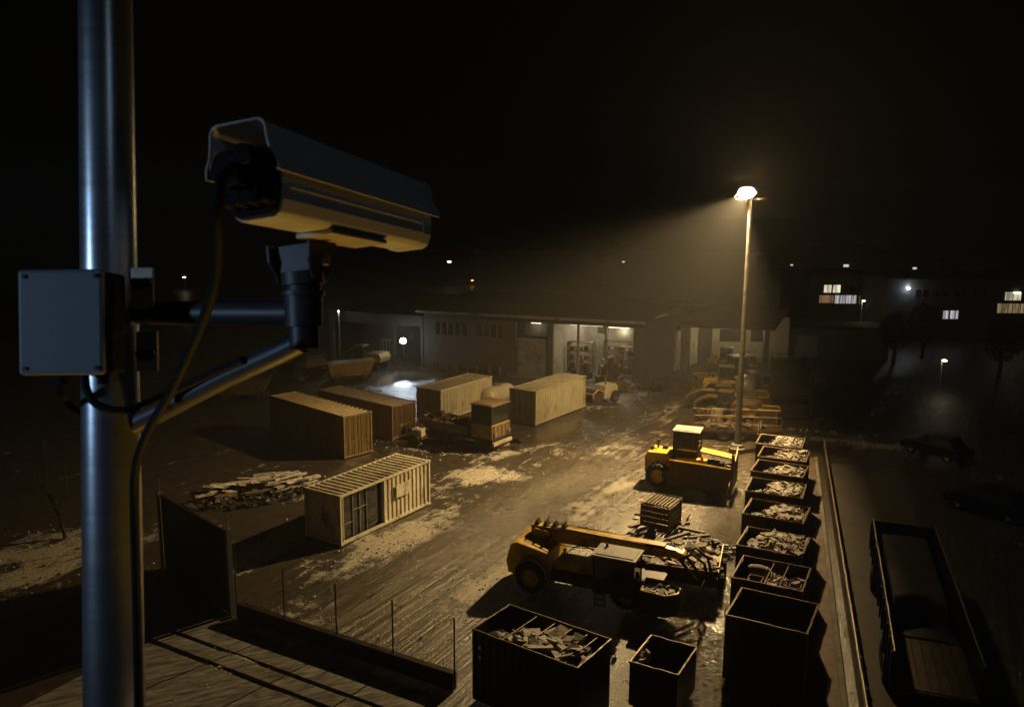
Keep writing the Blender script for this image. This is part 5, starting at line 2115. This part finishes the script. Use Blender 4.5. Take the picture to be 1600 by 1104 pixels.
# dark trees between the lane and the blocks
def tree(label, loc, h, seed):
    rs = random.Random(seed)
    t = thing("dark_tree", label, "tree", loc, 0, "dark trees before the town blocks")
    m = MB()
    m.path([(0, 0, 0), (.1, 0, h * .3), (-.05, .1, h * .6), (.1, 0, h * .9)], [.22, .17, .11, .03], 8)
    for k in range(9):
        a = rs.uniform(0, 6.28)
        z = h * rs.uniform(.3, .75)
        m.path([(0, 0, z), (cos(a) * h * .12, sin(a) * h * .12, z + h * .08), (cos(a) * h * .24, sin(a) * h * .24, z + h * .18)], [.08, .05, .015], 6)
    m.build("trunk", "bark", t)
    m = MB()
    for k in range(1500):
        while True:
            p = Vector((rs.uniform(-1, 1), rs.uniform(-1, 1), rs.uniform(-1, 1)))
            if p.length < 1 and noise.noise(p * 2.2 + Vector((seed, 0, 0))) > -.12:
                break
        c_ = Vector((p.x * h * .30, p.y * h * .30, h * .62 + p.z * h * .36))
        d = Vector((rs.uniform(-1, 1), rs.uniform(-1, 1), rs.uniform(-1, 1))).normalized()
        e = d.orthogonal().normalized()
        s_ = rs.uniform(.10, .22)
        m.add([c_ - d * s_, c_ + e * s_ * .5, c_ + d * s_, c_ - e * s_ * .5], [(0, 1, 2, 3)])
    m.build("crown", "leaf", t)


tree("dark leafy tree before the long block, right of the warm street lamp", tuple(G(1395, 570)), 6.0, 1)
tree("dark leafy tree farther right before the long block", tuple(G(1440, 560)), 6.5, 2)
tree("dark leafy tree at the right edge below the amber window", tuple(G(1560, 590)), 6.0, 3)

# ================================================================== FOREGROUND: pole, box, arm, security camera
PD = 1.83
pole = thing("steel_pole", "thick galvanised steel pole standing close at the left edge", "pole", (0, 0, 0), 0)
tp, bt = CW(163.5, -120, PD), CW(180, 1180, PD)
axd = (bt - tp).normalized()
gnd = bt + axd * ((0 - bt.z) / axd.z)
m = MB()
m.tube(tp - axd * .8, tp, .0535, .0545, 48)
m.tube(tp, bt, .0545, .0640, 48, cap=False)
m.tube(bt, gnd, .0640, .075, 48)
m.build("shaft", "galvanised", pole, smooth=True)
m = MB()
g2 = gnd
m.box((g2.x, g2.y, .03), (.5, .5, .06))
m.build("base_plate", "galvanised", pole)
for a_, b_ in ((428, 438), (560, 570)):
    m = MB()
    q0, q1 = CW(168.5, a_, PD), CW(168.8, b_, PD)
    m.tube(q0, q1, .0615, n=48)
    m.build("strap", "galvanised", pole, smooth=True)

# camera axes
cr_ = (cam.matrix_world.to_3x3() @ Vector((1, 0, 0))).normalized()
cu_ = (cam.matrix_world.to_3x3() @ Vector((0, 1, 0))).normalized()
cf_ = -(cam.matrix_world.to_3x3() @ Vector((0, 0, 1))).normalized()


def frame_thing(name, label, cat, loc, X, Y, Z):
    t = thing(name, label, cat)
    M = Matrix((X, Y, Z)).transposed().to_4x4()
    M.translation = loc
    t.matrix_world = M
    return t


# junction box: local x right, y away from the viewer, z up; leans with the pole
up_ = -axd
xr = cr_ - up_ * cr_.dot(up_)
xr.normalize()
jbx = frame_thing("junction_box", "grey rectangular junction box strapped to the near side of the pole", "junction box", CW(94, 503, 1.65), xr, up_.cross(xr), up_)
m = MB()
m.b2((-.083, .016, -.104), (.083, .108, .104))
m.build("body", "black_plastic", jbx, bevel=.006)
m = MB()
m.b2((-.086, 0, -.107), (.086, .0155, .107))
m.build("lid", "box_grey", jbx, bevel=.007)
for x in (-.072, .072):
    for z in (-.093, .093):
        m = MB()
        m.lathe([(.001, -.0035), (.0042, -.0035), (.0046, -.001), (.0046, .004)], (x, 0, z), 'y', 14)
        m.build("screw", "dark_steel", jbx)
for x in (-.03, .055):
    m = MB()
    m.lathe([(.011, -.024), (.011, -.012), (.014, -.011), (.014, 0)], (x, .06, -.1035), 'z', 14)
    m.build("cable_gland", "black_plastic", jbx)

# mounting arm: clamp plates, horizontal tube, upright socket, curved brace
AD = 1.80
ap_, ae_ = CW(212, 489, 1.835), CW(482, 489, 1.66)
arm = thing("mounting_arm", "horizontal tube arm with a curved brace clamped to the pole", "bracket", (0, 0, 0), 0)
m = MB()
m.tube(ap_, ae_, .0255, n=28)
m.build("arm_tube", "bracket_grey", arm, smooth=True)
kx = (ae_ - ap_).normalized()
kz = Vector((0, 0, 1))
ky = kz.cross(kx).normalized()
for zz in (.055, -.085):
    m = MB()
    c_ = CW(226, 489, 1.80) + Vector((0, 0, zz))
    for sx in (-1, 1):
        for sz in (-1, 1):
            pass
    M = Matrix((xr, up_.cross(xr), up_)).transposed()
    mm = MB()
    mm.b2((-.024, -.004, -.045), (.024, .004, .045))
    m.add([c_ + M @ Vector(v) for v in mm.v], mm.f)
    pl_ = m.build("clamp_plate", "plate_zinc", arm, bevel=.002)
    for dx_ in (-.010, .014):
        m = MB()
        hb = c_ + M @ Vector((dx_, -.004, .012 if zz > 0 else -.005))
        m.tube(hb, hb - M @ Vector((0, .012, 0)), .0095, n=6)
        m.tube(hb - M @ Vector((0, .012, 0)), hb - M @ Vector((0, .026, 0)), .005, n=10)
        m.build("bolt", "dark_steel", pl_)
    # rear half of the clamp, round the pole
sk0 = CW(476, 545, 1.655)
sk1 = CW(474, 462, 1.655)
m = MB()
d_ = (sk1 - sk0).normalized()
m.tube(sk0, sk0 + d_ * .045, .030, .030, 32)
m.tube(sk0 + d_ * .045, sk1, .0375, .0385, 32)
m.tube(sk1, sk1 + d_ * .008, .044, .044, 32)
m.build("socket", "bracket_grey", arm, smooth=True)
m = MB()
br_pts = [(470, 534, 1.66), (440, 549, 1.68), (400, 567, 1.70), (350, 590, 1.735), (300, 616, 1.77), (255, 640, 1.80), (205, 664, 1.83)]
m.path([CW(*q) for q in br_pts], .0235, 20)
m.build("brace", "bracket_grey", arm, smooth=True)

# security camera housing
RA, FA = CW(378, 262, 1.36), CW(645, 338, 2.02)
ax = (FA - RA).normalized()
side = ax.cross(Vector((0, 0, 1))).normalized()          # to the camera's right
upv = side.cross(ax).normalized()
rl_ = R(8)
side, upv = side * cos(rl_) + upv * sin(rl_), upv * cos(rl_) - side * sin(rl_)
LN = (FA - RA).length
sec = frame_thing("security_camera", "grey weatherproof security camera under a sun shield, aimed over the yard", "security camera", RA, side, ax, upv)
# shield: open profile with thickness
prof = [(-.069, -.012), (-.068, .006), (-.060, .022), (-.056, .042), (-.054, .062), (-.049, .071), (-.040, .075), (.040, .075), (.049, .071), (.053, .062), (.054, .042), (.058, .022), (.068, .006), (.0695, -.012)]


def offset(pf, k):
    return [(x * (1 - k / .071), z - (k if z > .02 else 0)) for x, z in pf]


inn = offset(prof, .0028)
m = MB()
for pa in (prof, inn):
    vs_ = [(x, y, z) for y in (0, LN) for x, z in pa]
    n_ = len(pa)
    m.add(vs_, [(i, i + 1, n_ + i + 1, n_ + i) for i in range(n_ - 1)])
for y in (0, LN):
    n_ = len(prof)
    m.add([(x, y, z) for x, z in prof + inn], [(i, i + 1, n_ + i + 1, n_ + i) for i in range(n_ - 1)])
for i_ in (0, -1):
    a0, a1 = prof[i_], inn[i_]
    m.add([(a0[0], 0, a0[1]), (a1[0], 0, a1[1]), (a1[0], LN, a1[1]), (a0[0], LN, a0[1])], [(0, 1, 2, 3)])
m.build("sun_shield", "housing_grey", sec)
m = MB()
m.path([(x, -.001, z) for x, z in prof], .0026, 6)
m.build("shield_edge", "plate_zinc", sec)
m = MB()
m.path([(x, LN + .001, z) for x, z in prof], .0022, 6)
m.build("shield_edge", "plate_zinc", sec)
body = [(-.057, .006), (-.057, -.034), (-.053, -.054), (-.044, -.076), (-.032, -.084), (.032, -.084), (.044, -.076), (.053, -.054), (.057, -.034), (.057, .006), (.044, .040), (-.044, .040)]
m = MB()
m.loft([[(x, y, z) for x, z in body] for y in (.03, LN - .05)])
m.build("housing", "housing_grey", sec, bevel=.003)
m = MB()
m.loft([[(x * s_, y, z * s_ - .0) for x, z in body] for y, s_ in ((LN - .075, 1.035), (LN - .03, 1.035), (LN - .022, .98))])
m.build("front_bezel", "housing_grey", sec, bevel=.003)
m = MB()
m.lathe([(.001, 0), (.034, 0), (.034, .006)], (0, LN - .022, -.015), 'y', 28)
m.build("lens_window", "black_glass", sec)
m = MB()
m.loft([[(x * s_, y, z * s_) for x, z in body] for y, s_ in ((.018, .93), (.0295, .97))])
rp_ = m.build("rear_cap", "black_plastic", sec, bevel=.003)
m = MB()
for x in (-.035, -.012, .012, .035):
    m.lathe([(.011, -.034), (.011, -.010), (.0135, -.008), (.0135, .0)], (x, .018, -.052), 'y', 12)
m.build("cable_gland", "black_plastic", rp_)
m = MB()
m.lathe([(.026, -.05), (.030, -.045), (.030, 0)], (-.012, .018, -.005), 'y', 20)
m.lathe([(.016, -.06), (.018, -.04), (.018, 0)], (.03, .018, .012), 'y', 16)
m.build("cable_plug", "black_plastic", rp_)
m = MB()
for zz in (-.030,):
    m.b2((.0572, .05, zz - .004), (.0592, LN - .08, zz + .004))
m.build("side_rib", "housing_grey", sec)
# yoke under the housing: base plate, two cheeks, neck
CB = CW(472, 400, 1.655)
yk = MB()
M = Matrix((side, ax, upv)).transposed()
inv = sec.matrix_world.inverted()


def L_(v):
    return inv @ v


c0 = L_(CW(470, 348, 1.655))
yy0 = c0.y
m = MB()
m.b2((-.040, yy0 - .075, -.094), (.040, yy0 + .16, -.0845))
m.build("mount_plate", "plate_zinc", sec, bevel=.002)
nb = L_(CW(474, 440, 1.655))
def cheek(x0, x1, pf):
    q = MB()
    q.loft([[(x0 + (nb.x - x0) * t_ * .15, nb.y + a_, z_) for a_, z_, t_ in pf], [(x1 + (nb.x - x1) * t_ * .15, nb.y + a_, z_) for a_, z_, t_ in pf]])
    return q
zt, zb = -.0945, nb.z
pf = [(-.045, zt, 0), (.060, zt, 0), (.058, zt - (zt - zb) * .45, .3), (.034, zb + .012, 1), (.030, zb, 1), (-.030, zb, 1), (-.034, zb + .012, 1), (-.048, zt - (zt - zb) * .45, .3)]
for x0 in (nb.x - .050, nb.x + .044):
    cheek(x0, x0 + .006, pf).build("yoke_cheek", "bracket_grey", sec, bevel=.001)
m = MB()
m.b2((nb.x - .044, nb.y - .030, zb + .02), (nb.x + .044, nb.y - .026, zt - .004))
m.build("yoke_back", "bracket_grey", sec)
m = MB()
dd = L_(sk1 + d_ * .008) - nb
m.tube(nb + Vector((0, 0, .018)), nb + Vector((0, 0, -.006)), .0435, .0435, 32)
m.tube(nb + Vector((0, 0, -.006)), nb + Vector((0, 0, -.006)) + dd * .9, .036, .034, 32)
m.build("neck", "bracket_grey", sec, smooth=True)
m = MB()
m.tube((nb.x + .050, nb.y + .0, (zt + zb) / 2), (nb.x + .062, nb.y, (zt + zb) / 2), .012, n=6)
m.build("pivot_bolt", "galvanised", sec)


# cables
m = MB()
m.path(spline([CW(365, 262, 1.33), CW(345, 285, 1.30), (CW(340, 340, 1.32)), CW(341, 400, 1.38), CW(328, 470, 1.45), CW(296, 550, 1.55), CW(262, 620, 1.64), CW(232, 672, 1.70), CW(212, 730, 1.74), CW(210, 810, 1.765), CW(214, 960, 1.765), CW(218, 1160, 1.765)]), .0095, 12)
tag(m.build("camera_cable", "black_plastic", smooth=True), "thick black cable drooping from the security camera's rear to the pole", "cable")
m = MB()
m.path(spline([CW(133, 588, 1.71), CW(136, 610, 1.70), CW(152, 632, 1.69), CW(185, 641, 1.695), CW(220, 634, 1.71), CW(262, 615, 1.74), CW(320, 588, 1.72), CW(380, 562, 1.68)]), .0085, 12)
tag(m.build("box_cable", "black_plastic", smooth=True), "thin black cable looping from under the junction box along the brace", "cable")
m = MB()
m.path(spline([CW(90, 587, 1.71), CW(92, 604, 1.72), CW(100, 622, 1.75), CW(120, 640, 1.83), CW(160, 655, 1.905)]), .007, 10)
tag(m.build("tail_cable", "black_plastic", smooth=True), "short black cable hanging behind the junction box", "cable")

# cool work light that stands out of frame to the left and lights the pole
wlp = Vector((-5.6, -1.3, 16.6))
wk = thing("unseen_work_light", "cool work light on a tall stand outside the left of the picture", "work light", (wlp.x, wlp.y, 0), 0)
m = MB()
m.tube((0, 0, 0), (0, 0, wlp.z - .2), .06, .04)
m.build("stand", "galvanised", wk)
m = MB()
m.box((-.10, -.06, wlp.z), (.1, .35, .5), R(30))
m.build("lamp_body", "dark_steel", wk)
light("cool_work_light", 'SPOT', wlp, 300, (.42, .66, 1.0), .16, CW(70, 560, 1.83), 23, .9)

wrp = Vector((2.9, -2.6, 19.2))  # extra cool lamp, added out of view to brighten the camera hood
w2k = thing("unseen_work_light", "cool work light on a tall stand outside the right of the picture, behind the viewer", "work light", (wrp.x, wrp.y, 0), 0)
m = MB()
m.tube((0, 0, 0), (0, 0, wrp.z - .3), .06, .04)
m.build("stand", "galvanised", w2k)
m = MB()
m.box((.12, -.12, wrp.z + .12), (.2, .2, .25), R(40))
m.build("lamp_body", "dark_steel", w2k)
light("added_hood_light", 'SPOT', wrp, 17, (.52, .73, 1.0), .12, CW(520, 285, 1.7), 13, .6)

# warm bulkhead lamp low on the pole, below the picture: lights the undersides
bl = CW(520, 1350, 1.9)
bk = thing("bulkhead_lamp", "warm bulkhead lamp on a slim post, just below the lower edge of the view", "lamp", (0, 0, 0), 0)
m = MB()
m.tube((bl.x, bl.y, 0), bl - Vector((0, 0, .10)), .05, .03)
m.tube(bl - Vector((0, 0, .12)), bl - Vector((0, 0, .06)), .09, n=20)
m.build("post", "dark_steel", bk)
m = MB()
m.lathe([(.085, -.058), (.08, -.02), (.05, .0), (.01, .008)], bl, 'z', 20)
m.build("lens", "warm_lamp", bk, smooth=True)
light("bulkhead_lamp", 'SPOT', bl + Vector((0, 0, .06)), 24, (1.0, .54, .04), .06, CW(500, 330, 1.75), 80, .6)

# ================================================================== haze
m = MB()
m.b2((-700, -700, -4.5), (700, 700, 42))
hz = bpy.data.materials.new("haze_air")
hz.use_nodes = True
nn_, ll_ = hz.node_tree.nodes, hz.node_tree.links
nn_.remove(nn_["Principled BSDF"])
pv = nn_.new("ShaderNodeVolumePrincipled")
pv.inputs['Color'].default_value = (.86, .86, .86, 1)
pv.inputs['Density'].default_value = HAZE_DENSITY
pv.inputs['Anisotropy'].default_value = -0.55
ll_.new(pv.outputs[0], nn_["Material Output"].inputs['Volume'])
ho = m.build("haze", hz)
tag(ho, "thin night mist over the whole yard", "haze", kind="stuff")
